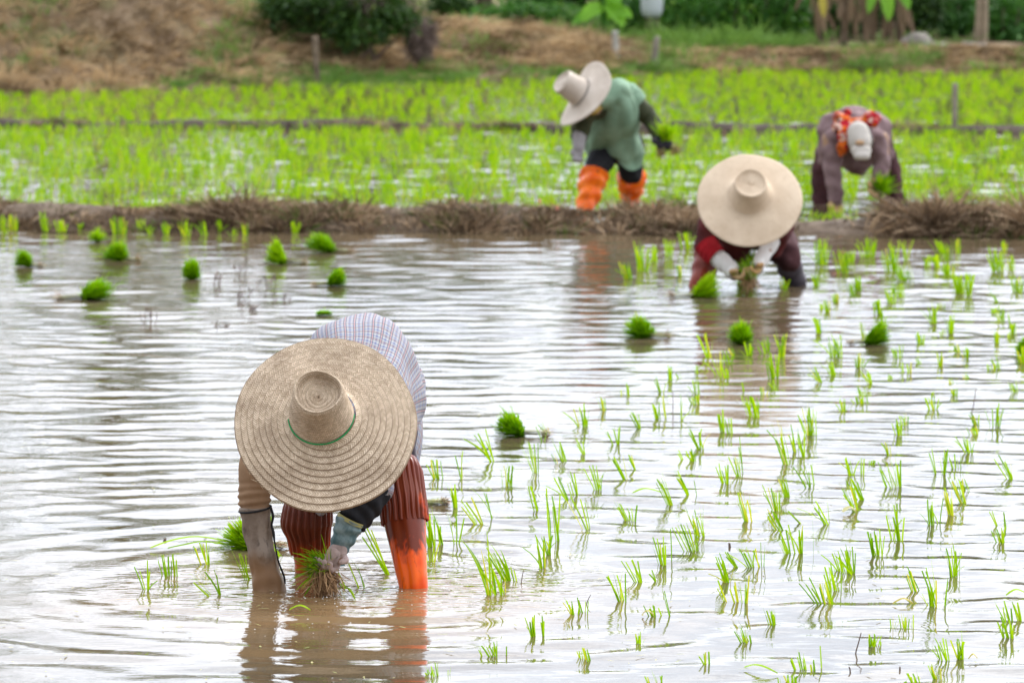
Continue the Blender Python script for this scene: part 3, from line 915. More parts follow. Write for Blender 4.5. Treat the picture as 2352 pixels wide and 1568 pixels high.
# ------------------------------------------------------------------ planted seedlings of the front paddy
# each tile: origin and scale of a picture crop; rows: foot x, foot y, tip x, tip y, width, number of blades
TILES = [
 (968, 907.4, .2314, "180,825,145,638,100,9 405,835,390,560,25,4 735,660,630,340,25,6 850,890,850,690,120,8 1145,770,1070,480,45,8 1215,470,1205,300,15,2 1290,375,1240,240,60,4 1390,680,1330,560,25,2 1440,660,1370,440,60,5 1640,585,1580,430,25,5 1610,310,1600,90,120,10 1810,160,1790,20,60,6 1940,490,1920,300,60,6 2050,825,1960,620,30,6 1770,935,1710,690,70,10 1490,1040,1390,800,25,4 1560,1000,1500,760,60,5 1660,1325,1520,1000,60,4 1170,1150,1090,890,60,4 620,1270,500,1015,80,6 720,1230,665,900,20,3 335,1110,308,875,65,8 340,1480,350,1180,45,6 120,1500,80,1150,100,10 205,1490,150,1200,80,6 1280,1420,1240,930,25,4 1350,1440,1320,1000,60,6 2080,1240,1990,1040,55,8"),
 (968, 1210, .2284, "90,345,70,110,60,6 905,545,740,200,50,7 965,550,930,400,40,3 855,670,840,500,20,2 1225,405,1185,100,55,8 1290,275,1240,60,60,8 2040,745,1985,450,60,7 1560,885,1520,720,60,7 1640,880,1640,715,90,4 1130,1095,1110,895,70,9 1240,1085,1245,900,80,3 740,1290,720,1160,75,8 655,1285,635,1215,50,4 858,1285,857,1190,12,2 85,1485,85,1430,40,4 160,1490,140,1370,50,6 268,1480,272,1430,10,2 1625,1325,1610,1240,30,4 1700,1335,1680,1220,80,8"),
 (1452, 907.4, .2314, "110,330,55,160,40,7 265,230,245,70,60,5 345,230,320,0,30,3 485,240,490,0,20,3 640,90,620,-10,90,8 915,360,880,150,45,7 985,370,965,200,70,4 1190,210,1150,0,40,6 1255,220,1235,10,60,7 1785,395,1740,130,110,12 1550,690,1500,290,60,9 1635,560,1610,290,50,5 1720,600,1690,350,40,5 705,530,640,300,65,9 630,655,610,535,70,7 535,640,490,540,20,2 60,730,0,590,30,6 1075,800,1030,560,40,6 1100,760,1070,420,20,2 930,880,915,680,70,9 595,990,490,740,40,8 650,990,625,840,10,1 415,1090,290,800,50,8 1160,1255,1080,970,40,7 1195,1250,1165,1020,15,2 1780,910,1700,680,50,6 1810,890,1780,690,20,2 1555,1010,1500,820,60,8 1440,1140,1390,890,80,9 1510,1330,1390,1120,80,8 1770,1275,1610,1110,22,3 1970,1275,1840,1000,40,6 690,1400,620,1130,60,7 745,1400,690,1140,40,3 615,1535,525,1260,140,13 1660,1565,1640,1290,90,8 1800,1540,1830,1250,10,1 1575,1565,1480,1350,60,6 15,1245,0,1090,30,4"),
 (1452, 1210, .2284, "100,550,30,310,60,8 315,380,270,100,60,8 395,350,375,20,10,1 270,540,245,430,30,3 1120,400,1025,210,30,4 1240,400,1170,190,60,8 1310,400,1275,150,40,4 975,555,890,280,65,11 985,750,900,540,20,3 1075,750,1035,510,30,4 1135,760,1115,480,40,6 240,900,205,780,60,9 405,890,335,640,10,2 335,890,315,810,10,1 1440,990,1420,830,50,8 1405,990,1380,840,15,3 1160,1160,1130,1010,60,11 1220,1160,1205,1085,30,4 75,1160,65,1060,60,9 750,1380,735,1260,25,4 780,1370,780,1250,15,2 1670,1420,1635,1310,12,2 1720,1420,1695,1250,30,4 1765,1420,1745,1300,25,3 1830,1430,1820,1340,30,4 1905,1400,1905,1190,6,1 1950,780,1850,520,75,10 2035,780,1970,480,50,7 2035,630,2000,380,40,5 2090,630,2065,410,50,5 210,1568,190,1490,20,3 305,1568,280,1450,30,4 1600,1568,1600,1480,90,9 1490,1568,1485,1510,20,2"),
 (1868.2, 907.4, .2314, "310,160,300,30,40,7 465,80,450,0,80,6 540,80,530,0,20,3 1195,140,1185,0,60,7 1810,300,1800,80,85,10 1640,290,1600,170,70,8 1630,390,1610,310,110,9 865,390,840,240,80,10 920,300,915,190,50,6 1560,580,1500,390,70,9 765,600,740,460,50,6 390,790,350,600,60,9 485,780,490,620,30,3 570,690,575,640,50,5 865,910,800,640,40,7 820,920,730,650,30,5 760,910,680,740,15,2 1230,780,1200,520,40,3 1305,785,1310,525,50,5 1410,720,1390,590,30,5 1460,720,1445,590,20,3 1520,1060,1400,770,60,11 1560,950,1500,800,60,6 1990,830,1880,610,30,4 2005,830,1950,580,20,4 1380,1185,1310,930,40,7 1185,1290,1150,1040,50,6 1250,1280,1250,1020,15,2 460,1150,390,870,40,7 510,1040,410,830,70,8 860,1440,820,1090,50,9 800,1430,760,1180,20,2 1860,1290,1800,1140,20,3 1920,1320,1895,1160,10,2 1875,1465,1870,1290,50,8"),
 (1868.2, 1210, .2284, "640,285,590,20,75,11 692,300,690,20,10,2 395,455,360,170,50,9 330,450,300,220,60,6 295,450,240,240,30,3 1415,490,1410,220,40,8 1455,480,1470,190,30,3 1375,490,1360,310,10,1 1050,650,980,430,50,7 1115,640,1020,390,10,1 1190,790,1165,580,50,8 1240,800,1190,380,40,5 1310,790,1325,510,20,3 800,1015,798,900,25,5 920,1010,925,885,50,8 985,1000,995,875,15,2 600,1195,600,1080,90,12 680,1190,685,1130,10,2 1320,1325,1265,1165,30,4 1375,1330,1310,1100,30,5 1455,1320,1430,1120,25,5 1505,1320,1470,1090,40,7 1985,1120,1950,920,110,12 2000,945,1940,750,60,8 2095,935,2060,740,50,7 1265,1515,1240,1370,80,9 1045,1568,1005,1460,20,4 1090,1568,1070,1470,20,4 970,1568,960,1540,30,4"),
 (1331, 544.5, .2314, "620,340,620,40,110,14 500,420,460,240,90,10 740,240,730,80,70,7 890,200,885,30,70,9 1005,380,1000,280,35,6 1070,120,1050,-50,120,12 960,520,960,490,20,3 485,490,480,450,25,3 2050,520,2030,400,60,7 1305,1185,1265,960,60,5 1390,1370,1380,1140,40,6 1490,1260,1480,1120,60,8 1470,1400,1450,1290,90,8 1550,1180,1530,1090,20,3 1695,1180,1690,1040,50,7 1850,1160,1810,1030,30,4 1890,1130,1855,990,30,5 2020,1190,2010,940,60,9 1910,1400,1870,1160,60,7 1955,1390,1940,1160,40,5 1975,1520,1950,1420,40,6 1175,1550,1170,1420,50,7 1180,1360,1165,1280,20,3 830,1540,800,1390,35,4 910,1420,890,1270,45,4 1030,1400,1000,1340,40,3 490,1568,480,1460,15,3 430,1568,425,1520,20,3 1640,1530,1620,1440,15,2 1840,1560,1830,1480,40,4"),
 (1868.2, 544.5, .2314, "80,270,80,20,140,14 305,360,270,100,110,12 370,240,370,120,60,6 530,200,545,10,150,14 780,330,740,120,120,12 810,200,790,30,50,6 925,220,925,20,40,5 940,430,900,270,160,14 1130,290,1135,180,60,6 1250,300,1220,170,60,8 1290,160,1240,10,60,7 1360,380,1350,250,80,10 1345,230,1340,70,70,8 1435,160,1435,10,50,6 1450,560,1440,360,90,12 1540,580,1530,310,40,7 1840,350,1830,90,110,14 1890,130,1895,30,30,5 1970,330,1965,180,60,7 2030,540,2020,380,110,12 1860,640,1800,530,20,3 40,480,30,370,40,6 460,540,450,390,70,11 395,580,380,450,60,7 230,650,225,560,50,8 150,740,140,630,30,5 90,720,85,660,20,3 70,960,40,790,50,7 770,660,760,510,60,8 870,590,850,460,100,8 640,760,625,620,80,8 690,870,690,740,35,6 510,990,490,850,45,6 1200,860,1190,660,60,8 1280,700,1270,650,50,5 1365,960,1360,770,50,8 1300,970,1295,910,35,4 1075,1050,1060,940,60,6 1800,760,1795,700,40,5 1870,830,1860,680,70,7 1960,860,1955,740,20,3 1980,960,1980,860,60,8 1825,1050,1815,920,50,7 1935,1000,1935,940,20,3 240,1190,220,970,100,10 455,1300,450,1150,45,8 845,1200,830,1060,60,7 600,1450,560,1300,60,6 110,1440,30,1280,40,5 220,1370,200,1230,70,7 1270,1280,1270,1150,40,6 1450,1140,1430,1060,40,5 1525,1200,1525,1095,45,8 1850,1300,1830,1170,40,6 1780,1320,1770,1260,80,6 2080,1250,2075,1070,50,8 960,1340,955,1240,30,3 900,1340,890,1250,30,3 820,1400,790,1350,60,4 1060,1250,1040,1200,60,4 1540,1400,1530,1350,60,4 1430,1450,1400,1400,60,4 1395,1568,1390,1500,40,6 1185,1568,1185,1530,25,3 2020,1540,1990,1440,80,6 490,1568,470,1490,100,6"),
]
ROW_LEFT = "30,230,25,110,60,8 95,220,85,110,50,8 290,215,285,90,40,8 400,220,395,140,70,8 470,190,460,110,50,5 515,205,512,160,25,5 560,170,555,135,40,5 680,180,675,110,50,5 765,235,760,120,90,12 895,210,893,130,40,6 960,235,960,170,30,5 1060,230,1058,150,30,5 1190,250,1180,120,50,8 1310,240,1308,150,40,7 1405,220,1400,140,25,5 1495,245,1495,195,50,5 1565,240,1565,165,30,5 1640,210,1638,155,35,5 1880,230,1885,150,40,8"
BY_HAND = [  # around the front farmer, each told apart
 (242, 1119, .2314, "410,1020,395,720,45,6", 'pair of straight rice seedling blades farthest left of the mud-gloved arm'),
 (242, 1119, .2314, "655,880,635,655,170,14", 'widest rice seedling tuft left of the mud-gloved arm'),
 (242, 1119, .2314, "1005,755,950,530,75,8", 'rice seedling tuft below the tips of the long floating leaves'),
 (242, 1119, .2314, "1140,1075,940,890,14,3", 'flattened rice blade leaning steeply left beside the mud-gloved arm'),
 (242, 1119, .2314, "1170,1065,1110,800,18,3", 'thin upright rice blades close beside a steeply leaning blade'),
 (242, 1119, .2314, "1450,920,1365,640,60,6", 'leaning rice seedling tuft touching the left of the mud-gloved forearm'),
 (242, 1119, .2314, "1650,430,1640,250,30,4", 'rice seedling between the mud-gloved arm and the dark red boot'),
 (242, 1119, .2314, "1800,690,1690,450,30,4", 'thin rice blades in front of the dark red boot edge'),
 (454, 696, .463, "760,1415,722,1340,20,4", 'rice seedling directly right of the dangling roots'),
 (454, 696, .463, "822,1412,780,1275,50,5", 'rice seedling between the held bundle and the orange boot'),
 (454, 696, .463, "970,1345,862,1120,25,5", 'long thin rice blades leaning left against the orange boot'),
]


def seedling(x0, y0, sc, row, label, group, mat='rice'):
    bx, by, tx, ty, wd, nb = row
    u, v = x0 + bx * sc, y0 + by * sc
    p = G(u, v)
    tip = W(x0 + tx * sc, y0 + ty * sc, p[1])
    mpp = p[1] / F
    lean = tip - p
    h = np.linalg.norm(lean)
    spread = wd * sc * mpp * 0.42
    g = Geo()
    nb = max(int(nb * (1.15 + 0.5 * np.clip((p[1] - 15) / 6, 0, 1))), 2) if nb > 3 else nb
    bx_ = rng.uniform(-1, 1, nb) * spread
    base = p + np.stack([bx_, rng.normal(0, 0.010, nb), np.full(nb, -0.03)], 1)
    fan = 0.10 if nb > 3 else 0.03
    dirv = unit(lean) + np.stack([rng.normal(0, fan, nb) + bx_ / max(spread, 1e-4) * 0.05, rng.normal(0, 0.12, nb), np.zeros(nb)], 1)
    ln = h * rng.uniform(0.62, 1.04, nb) + 0.03
    ln[0] = h * 1.02 + 0.03
    far = np.clip((p[1] - 13) / 10, 0, 1)
    wdt = rng.uniform(0.0030, 0.0058, nb) * (1 + 0.5 * far)
    flop = (rng.uniform(0, 1, nb) < 0.09) * rng.choice([-1, 1], nb) * rng.uniform(0.2, 0.6, nb)
    bend = np.stack([(rng.normal(-0.03, 0.07, nb) + flop) * h, rng.normal(0, 0.07, nb) * h, -np.abs(flop) * 0.45 * h], 1)
    pt = rng.uniform(0, 1, nb) < 0.3
    sa = rng.normal(0, 0.5, nb)
    side = np.stack([np.cos(sa), np.sin(sa), np.zeros(nb)], 1)
    blades(g, base, dirv, ln * np.where(pt, 1.12, 1), wdt * np.where(pt, 0.6, 1), bend, 4, np.where(pt, 0.1, 0.78), None, side)
    return props(g.build('rice_seedling', M[mat], origin=p), label, 'rice seedling', group)


def rows(s):
    return [tuple(float(k) for k in r.split(',')) for r in s.split()]


def where(u, v, nb):
    """label and group by the place a seedling stands in"""
    if v > 1465:
        return 'short rice seedling standing in the bright water along the bottom edge', 'seedlings along the bottom edge'
    if u > 2200 and v < 760:
        return 'blurred rice seedling near the right edge, below the grassy bund', 'far seedlings by the right edge'
    if u > 2200:
        return 'rice seedling in the outermost planting line along the right edge', 'near seedlings by the right edge'
    if v < 700 and u < 1640:
        return 'blurred rice seedling left of the maroon-clad farmer', 'seedlings left of the maroon-clad farmer'
    if v < 640:
        return 'blurred rice seedling right of the maroon-clad farmer, just below the bund', 'seedlings right of the maroon-clad farmer'
    if v < 780:
        return 'blurred rice seedling above the tipped-over floating bundle, right of the maroon reflection', 'seedlings above the tipped bundle'
    if v < 930 and u < 1860:
        return 'rice seedling in the reddish reflection below the maroon-clad farmer', 'seedlings in the maroon reflection'
    if v < 930:
        return 'rice seedling below the tipped-over floating bundle', 'seedlings below the tipped bundle'
    if u < 1120:
        return 'rice seedling close to the right of the bright orange boot', 'seedlings beside the orange boot'
    if nb <= 3:
        return 'thin rice seedling of one to three loose blades in the middle of the planted water', 'sparse seedlings in the planted water'
    if v < 1130 and u < 1500:
        return 'full rice seedling around and below the dark floating bundle', 'seedlings round the dark bundle'
    if v < 1130:
        return 'full rice seedling in the upper half of the sharply focused planted water', 'upper sharp seedlings'
    if u < 1520:
        return 'full rice seedling in the disturbed water right of the tall arching tuft', 'seedlings right of the arching tuft'
    if v < 1290:
        return 'full rice seedling in the dense middle of the planted water, lower right', 'seedlings in the dense middle'
    return 'full rice seedling in the curved ripples of the lower right water', 'seedlings in the curved ripples'


for x0, y0, sc, s in TILES:
    for r in rows(s):
        r = r[:5] + (int(r[5]),)
        lab, grp = where(x0 + r[0] * sc, y0 + r[1] * sc, r[5])
        seedling(x0, y0, sc, r, lab, grp)
for r in rows(ROW_LEFT):
    seedling(0, 453.8, .3601, r[:5] + (int(r[5]),), 'blurred rice seedling in the single row along the foot of the grassy bund', 'row of seedlings along the bund')
for x0, y0, sc, s, lab in BY_HAND:
    r = rows(s)[0]
    seedling(x0, y0, sc, r[:5] + (int(r[5]),), lab, 'seedlings planted round the front farmer')

# the two long-leaved tufts right of the orange boot
for u, v, tips, lab in ((1136, 1366, [(1055, 1232), (1072, 1250), (1118, 1217), (1105, 1262), (1090, 1295), (1150, 1290), (1125, 1285), (1112, 1275)], 'tall rice tuft with long arching leaves right of the orange boot'),
                        (1152, 1334, [(1128, 1250), (1150, 1262), (1140, 1270), (1127, 1275)], 'leaning rice blades just behind the tall arching tuft')):
    p = G(u, v)
    g = Geo()
    nb = len(tips)
    tipw = np.array([W(a, b, p[1]) for a, b in tips])
    base = p + np.stack([rng.uniform(-0.025, 0.03, nb), rng.normal(0, 0.01, nb), np.full(nb, -0.02)], 1)
    d = tipw - base
    mid = d * 0.5 + np.array((0.0, 0, 0.5)) * np.linalg.norm(d, axis=1)[:, None] * 0.22
    dirv = d + np.stack([-d[:, 0] * 0.5, d[:, 0] * 0, np.abs(d[:, 0]) * 0.5], 1)
    ln = np.linalg.norm(dirv, axis=1)
    blades(g, base, dirv, ln, rng.uniform(0.005, 0.0075, nb), tipw - base - unit(dirv) * ln[:, None], 6, 0.15, None, np.tile((1.0, 0.15, 0), (nb, 1)))
    props(g.build('rice_seedling', M['rice'], origin=p), lab, 'rice seedling', 'seedlings planted round the front farmer')


# ------------------------------------------------------------------ tied seedling bundles left floating in the water
def bundle(u, v, wpx, hpx, rdir, label, n=720, mat='rice_dense', tilt=0.0, peak=0.0):
    p = G(u, v)
    mpp = p[1] / F
    wd, ht = wpx * mpp * 1.12, hpx * mpp * 1.06
    root = empty('seedling_bundle', p)
    props(root, label, 'seedling bundle', 'tied rice seedling bundles floating in the front paddy')
    g = Geo()
    az = rng.uniform(0, 2 * PI, n)
    el = np.arcsin(rng.uniform(0.02, 1, n))
    hx = np.cos(el) * np.cos(az)
    hy = np.cos(el) * np.sin(az)
    hz = np.sin(el)
    shr = (1 - peak * hz) * (1 + 0.22 * np.sin(2 * az + rng.uniform(0, 6)) + 0.12 * np.sin(3 * az + rng.uniform(0, 6)))
    tip = p + np.stack([hx * wd * 0.5 * shr + tilt * wd * hz * 0.5, hy * wd * 0.42 * shr, hz * ht * (1 + 0.4 * peak) + 0.004], 1)
    tip += rng.normal(0, wd * 0.028, (n, 3))
    tip[:, 2] = np.maximum(tip[:, 2], 0.002)
    base = p + np.array((rdir * wd * 0.30, 0.01, 0.004)) + rng.normal(0, wd * 0.05, (n, 3)) * (1, 1, 0.25)
    d = tip - base
    keep = rng.uniform(0.8, 1.05, n) * np.where(rng.uniform(0, 1, n) < 0.03, 1.35, 1.0)
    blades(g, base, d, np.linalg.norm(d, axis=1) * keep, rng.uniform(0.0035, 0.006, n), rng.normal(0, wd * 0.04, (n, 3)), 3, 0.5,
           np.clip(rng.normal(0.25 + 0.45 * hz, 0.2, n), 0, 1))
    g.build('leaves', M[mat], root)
    if rdir:
        g = Geo()
        k = 60
        b0 = p + np.array((rdir * wd * 0.35, 0.0, 0.006)) + rng.normal(0, 0.006, (k, 3))
        b0[:, 2] = np.abs(b0[:, 2] - p[2]) + 0.006
        dv = np.stack([np.full(k, rdir * 1.0), rng.normal(0, 0.12, k), np.full(k, -0.01)], 1)
        blades(g, b0, dv, rng.uniform(0.35, 0.85, k) * wd, 0.005, np.stack([np.zeros(k), rng.normal(0, 0.01, k), -b0[:, 2] * 0.2], 1), 3, 0.6)
        g.build('stalks', M['stalk'], root)
        g = Geo()
        b1 = p + np.array((rdir * wd * 0.92, 0.0, 0.008)) + rng.normal(0, 0.008, (k, 3))
        b1[:, 2] = np.abs(b1[:, 2]) + 0.001
        dv = np.stack([rdir * rng.uniform(0.2, 1, k), rng.normal(0, 0.6, k), rng.normal(0, 0.25, k)], 1)
        blades(g, b1, dv, rng.uniform(0.15, 0.4, k) * wd, 0.0025, np.zeros(3), 2, 0.5)
        g.build('roots', M['root'], root)
    return root


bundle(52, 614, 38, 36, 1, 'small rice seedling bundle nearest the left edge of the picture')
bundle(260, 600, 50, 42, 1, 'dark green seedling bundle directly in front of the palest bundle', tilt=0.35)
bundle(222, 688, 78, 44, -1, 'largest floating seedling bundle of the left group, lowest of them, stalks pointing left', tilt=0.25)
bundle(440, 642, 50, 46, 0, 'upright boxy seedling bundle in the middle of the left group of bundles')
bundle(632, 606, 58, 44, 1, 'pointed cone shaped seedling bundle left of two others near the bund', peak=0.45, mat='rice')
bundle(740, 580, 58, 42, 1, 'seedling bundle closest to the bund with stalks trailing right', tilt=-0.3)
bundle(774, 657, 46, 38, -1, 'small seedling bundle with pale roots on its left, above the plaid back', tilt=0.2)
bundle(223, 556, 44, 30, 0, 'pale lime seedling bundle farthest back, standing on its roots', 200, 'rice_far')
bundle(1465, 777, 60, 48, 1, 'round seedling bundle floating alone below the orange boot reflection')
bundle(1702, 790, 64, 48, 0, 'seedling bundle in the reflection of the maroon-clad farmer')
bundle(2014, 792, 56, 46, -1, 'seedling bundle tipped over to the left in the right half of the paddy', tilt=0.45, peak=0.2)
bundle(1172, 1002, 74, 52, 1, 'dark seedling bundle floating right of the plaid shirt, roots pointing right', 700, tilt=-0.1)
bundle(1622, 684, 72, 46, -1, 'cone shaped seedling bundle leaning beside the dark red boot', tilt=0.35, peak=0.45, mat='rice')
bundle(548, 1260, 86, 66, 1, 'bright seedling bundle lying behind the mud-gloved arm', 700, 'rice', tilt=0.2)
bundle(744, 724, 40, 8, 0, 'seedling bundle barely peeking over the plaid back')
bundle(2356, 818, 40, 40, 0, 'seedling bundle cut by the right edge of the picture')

# a bundle lying behind the orange boot: only pale stalks and a root end show
p = G(1000, 1158)
root = empty('seedling_bundle', p)
props(root, 'small lying seedling bundle showing its muddy root end right of the orange boot', 'seedling bundle', 'tied rice seedling bundles floating in the front paddy')
g = Geo()
k = 70
b0 = p + np.stack([rng.uniform(-0.03, 0.0, k), rng.normal(0, 0.014, k), rng.uniform(0.0, 0.016, k)], 1)
blades(g, b0, np.stack([np.ones(k), rng.normal(0, 0.1, k), rng.normal(0, 0.08, k)], 1), 0.045, 0.0035, np.zeros(3), 2, 0.6)
blades(g, b0, np.stack([-np.ones(k), rng.normal(0, 0.25, k), rng.normal(0.05, 0.1, k)], 1), rng.uniform(0.05, 0.12, k), 0.004, np.array((0, 0, -0.008)), 3, 0.4)
g.build('stalks', M['stalk'], root)
g = Geo()
b1 = p + np.array((0.025, 0, 0.008)) + rng.normal(0, 0.008, (110, 3)) * (1, 1, 0.7)
blades(g, b1, rng.normal(0, 1, (110, 3)) + np.array((0.8, 0, 0)), rng.uniform(0.008, 0.02, 110), 0.003, np.zeros(3), 2, 0.5)
g.build('roots', M['root'], root)


# ------------------------------------------------------------------ loose leaves, twigs and weeds in the water
def floater(name, label, cat, pts, wd, mat, group=None, z=0.006):
    P = np.array([G(a, b, z) + np.array((0, 0, 0)) for a, b in pts])
    g = Geo()
    C = catmull(P, 10)
    T = unit(np.gradient(C, axis=0))
    sd = unit(np.cross(T, (0, 0, 1.0)))
    t = np.linspace(0, 1, 10)
    h = (wd * np.sin(PI * np.clip(t * 0.9 + 0.08, 0, 1)) ** 0.7 * 0.5)[:, None]
    lift = np.stack([0 * t, 0 * t, 0.012 * np.sin(PI * t)], 1)
    V = np.stack([C + lift - sd * h, C + lift + np.array((0, 0, 0.003)), C + lift + sd * h], 1)
    i = np.arange(9)[:, None] * 3 + np.arange(2)[None]
    g.add(V, np.stack([i, i + 1, i + 4, i + 3], -1).reshape(-1, 4), rng.uniform(0.3, 0.8))
    return props(g.build(name, M[mat], origin=P.mean(0)), label, cat, group)


FL = 'loose rice leaves lying on the water'
floater('floating_leaf', 'long arching rice leaf, upper of two lying left of the mud-gloved arm', 'leaf', [(345, 1258), (395, 1248), (455, 1240), (520, 1243)], 0.014, 'rice', FL)
floater('floating_leaf', 'long flat rice leaf, lower of two lying left of the mud-gloved arm', 'leaf', [(385, 1259), (430, 1257), (470, 1251), (515, 1251)], 0.011, 'rice', FL)
floater('floating_leaf', 'short cut leaf floating in the brown reflection of the front farmer', 'leaf', [(665, 1400), (690, 1400), (713, 1401)], 0.014, 'rice', FL)
floater('floating_leaf', 'broad cut leaf floating among the seedlings right of the long boot', 'leaf', [(1452, 1132), (1482, 1130), (1520, 1131)], 0.02, 'rice', FL)
floater('floating_leaf', 'split pale leaf floating near the bottom edge', 'leaf', [(1710, 1532), (1745, 1538), (1786, 1546)], 0.012, 'rice', FL)
floater('floating_leaf', 'yellow leaf floating right of the seedlings in the lower water', 'leaf', [(2050, 1386), (2075, 1384), (2098, 1386)], 0.012, 'yellow_leaf', FL)
floater('floating_leaf', 'short yellow leaf floating near the lower right corner', 'leaf', [(2224, 1513), (2245, 1512)], 0.010, 'yellow_leaf', FL)
floater('floating_leaf', 'tan fallen leaf floating beside cut seedlings', 'leaf', [(1474, 1412), (1502, 1413)], 0.010, 'yellow_leaf', FL)
floater('floating_leaf', 'green leaf floating by the lower right edge', 'leaf', [(2310, 1367), (2352, 1360)], 0.012, 'rice', FL)
floater('floating_leaf', 'pale leaf curling on the water right of the dangling roots', 'leaf', [(776, 1353), (800, 1360), (817, 1378)], 0.010, 'rice', FL)
floater('floating_leaf', 'dull flat leaf drifting in the sunlit water at upper right', 'leaf', [(1935, 1176), (1950, 1172), (1966, 1174)], 0.02, 'stalk', FL)


def twig(label, pts, r, group='dead twigs sticking out of the water'):
    P = [G(*pts[0]) - np.array((0, 0, 0.03))]
    y = G(*pts[0])[1]
    P += [W(a, b, y) for a, b in pts]
    g = Geo()
    tube(g, P, np.linspace(r, r * 0.6, len(P)), 8, 6)
    return props(g.build('twig', M['twig_dry'], origin=P[1]), label, 'twig', group)


twig('straight dark twig leaning right in the lower right water', [(1965, 1501), (1972, 1475), (1978, 1452)], 0.0022)
twig('short dark twig at the bottom right near a floating leaf', [(1953, 1545), (1952, 1535), (1950, 1530)], 0.0025)
twig('tiny dark stub left of the lower right corner seedlings', [(2067, 1540), (2067, 1530)], 0.003)
twig('short dark stub standing alone between seedling tufts', [(1676, 1256), (1675, 1246)], 0.005)
twig('small brown twig stub left of the long floating leaves', [(378, 1243), (380, 1236)], 0.006)
twig('thin reddish stem beside the leaning rice blades', [(1197, 1342), (1200, 1320), (1203, 1308)], 0.0015)
twig('thin dark bent stem beside a tuft of cut seedlings', [(1347, 1388), (1352, 1374), (1357, 1365)], 0.0015)
twig('dark stalk standing behind the seedlings at mid right', [(1545, 948), (1546, 925), (1545, 900)], 0.002)
twig('tall pale stalk standing among the right hand seedlings', [(2232, 950), (2238, 920), (2242, 890)], 0.002)
weed_label = 'bare drowned weed with thin dark branching stems beyond the plaid back'
for u, v, hh in ((352, 742, 60), (520, 750, 30), (560, 690, 55), (500, 655, 60), (610, 660, 50), (545, 632, 60), (580, 715, 40), (640, 690, 35)):
    p = G(u, v)
    mpp = p[1] / F
    g = Geo()
    k = 5
    for _ in range(k):
        top = np.array((rng.normal(0, 0.03), rng.normal(0, 0.02), hh * mpp * rng.uniform(0.5, 1)))
        b0 = p + np.array((rng.normal(0, 0.02), rng.normal(0, 0.02), -0.02))
        tube(g, [b0, b0 + top * 0.5 + np.array((rng.normal(0, 0.012), 0, 0)), b0 + top], [0.0022, 0.0016, 0.001], 6, 5)
        q = b0 + top * 0.6
        blades(g, np.tile(q, (3, 1)), rng.normal(0, 1, (3, 3)) + np.array((0, 0, 0.5)), 0.03, 0.006, np.zeros(3), 2, 0.2)
    props(g.build('water_weed', M['twig_dry'], origin=p), weed_label, 'weed', 'drowned weeds beyond the front farmer')

# scraps: chaff and duckweed afloat, froth where hands and boots stir the water
g = Geo()
k = 420
v_ = 560 + 1000 * rng.uniform(0, 1, k) ** 0.7
u_ = rng.uniform(0, 2352, k)
P = np.array([G(a, b, 0.006) for a, b in zip(u_, v_)])
blades(g, P, np.stack([rng.normal(0, 1, k), rng.normal(0, 1, k), np.zeros(k)], 1), rng.uniform(0.008, 0.035, k), rng.uniform(0.003, 0.007, k), np.zeros(3), 2, 0.3, None, np.stack([rng.normal(0, 1, k), rng.normal(0, 1, k), np.zeros(k)], 1))
props(g.build('floating_chaff', M['stalk']), 'small scraps of leaf and chaff floating on the front paddy', None, None, 'stuff')
g = Geo()
for cu, cv, n_, su in ((640, 1372, 16, 40), (760, 1375, 22, 35), (950, 1372, 14, 45), (1040, 1360, 8, 60), (700, 1440, 10, 90), (1720, 662, 14, 50)):
    for a, b in zip(rng.normal(cu, su, n_), rng.normal(cv, 12, n_)):
        p = G(a, b, 0.004)
        r_ = rng.uniform(0.0009, 0.0026)
        q = np.array([(-1, -1, 0), (1, -1, 0), (1, 1, 0), (-1, 1, 0), (-0.55, -0.55, 0.7), (0.55, -0.55, 0.7), (0.55, 0.55, 0.7), (-0.55, 0.55, 0.7)]) * r_
        g.add(p + q, [(4, 5, 6, 7), (0, 1, 5, 4), (1, 2, 6, 5), (2, 3, 7, 6), (3, 0, 4, 7)])
props(g.build('froth', M['froth']), 'tiny froth bubbles round the hands and boots in the water', None, None, 'stuff')

# pink clumps of snail eggs on the bund
for u, v in ((58, 484), (820, 482), (1003, 497), (1168, 498), (1240, 462), (1280, 478), (1342, 498), (1420, 500), (1452, 470), (1500, 472), (2272, 500), (2015, 505)):
    y = bund_y((u - 1176) / F * 25.4) - 0.05
    p = W(u, v, y)
    caps_ = [(p + np.array((0, 0, -0.006)), 0.007, p + np.array((0, 0, 0.008)), 0.006)]
    props(blob(caps_, 0.003, 'snail_egg_clump', M['eggs'], None, p, 1), 'tiny pink clump of snail eggs stuck on a dead stem of the bund', 'snail eggs', 'pink snail egg clumps on the bund')
# ------------------------------------------------------------------ posts, trees and the far edge
def post(label, u, v0, v1, y, r, mat, du=0):
    b, t = W(u, v0, y), W(u + du, v1, y)
    b2 = b - np.array((0, 0, 0.25))
    g = Geo()
    tube(g, [b2, b, (b + t) / 2, t, t + (0, 0, 0.012)], [r, r, r * 0.95, r * 0.92, r * 0.6], 12, 10, lambda th, s: 0.06 * r * np.cos(3 * th + 4 * s))
    return props(g.build('post', M[mat], origin=b), label, 'post', 'fence posts round the paddies')


post('grey wooden post standing in the paddy at the thin back bund', 2192, 312, 196, 34.0, 0.021, 'post', 2)
post('weathered wooden post on the bank below the dark bush', 727, 190, 88, 40.75, 0.028, 'bark', -3)
post('pale concrete post on the low end of the mound', 1414, 114, 74, 43.2, 0.032, 'post_white', -1)
post('short grey post leaning right on the bank beside the mound', 1503, 140, 88, 43.0, 0.031, 'post', 6)


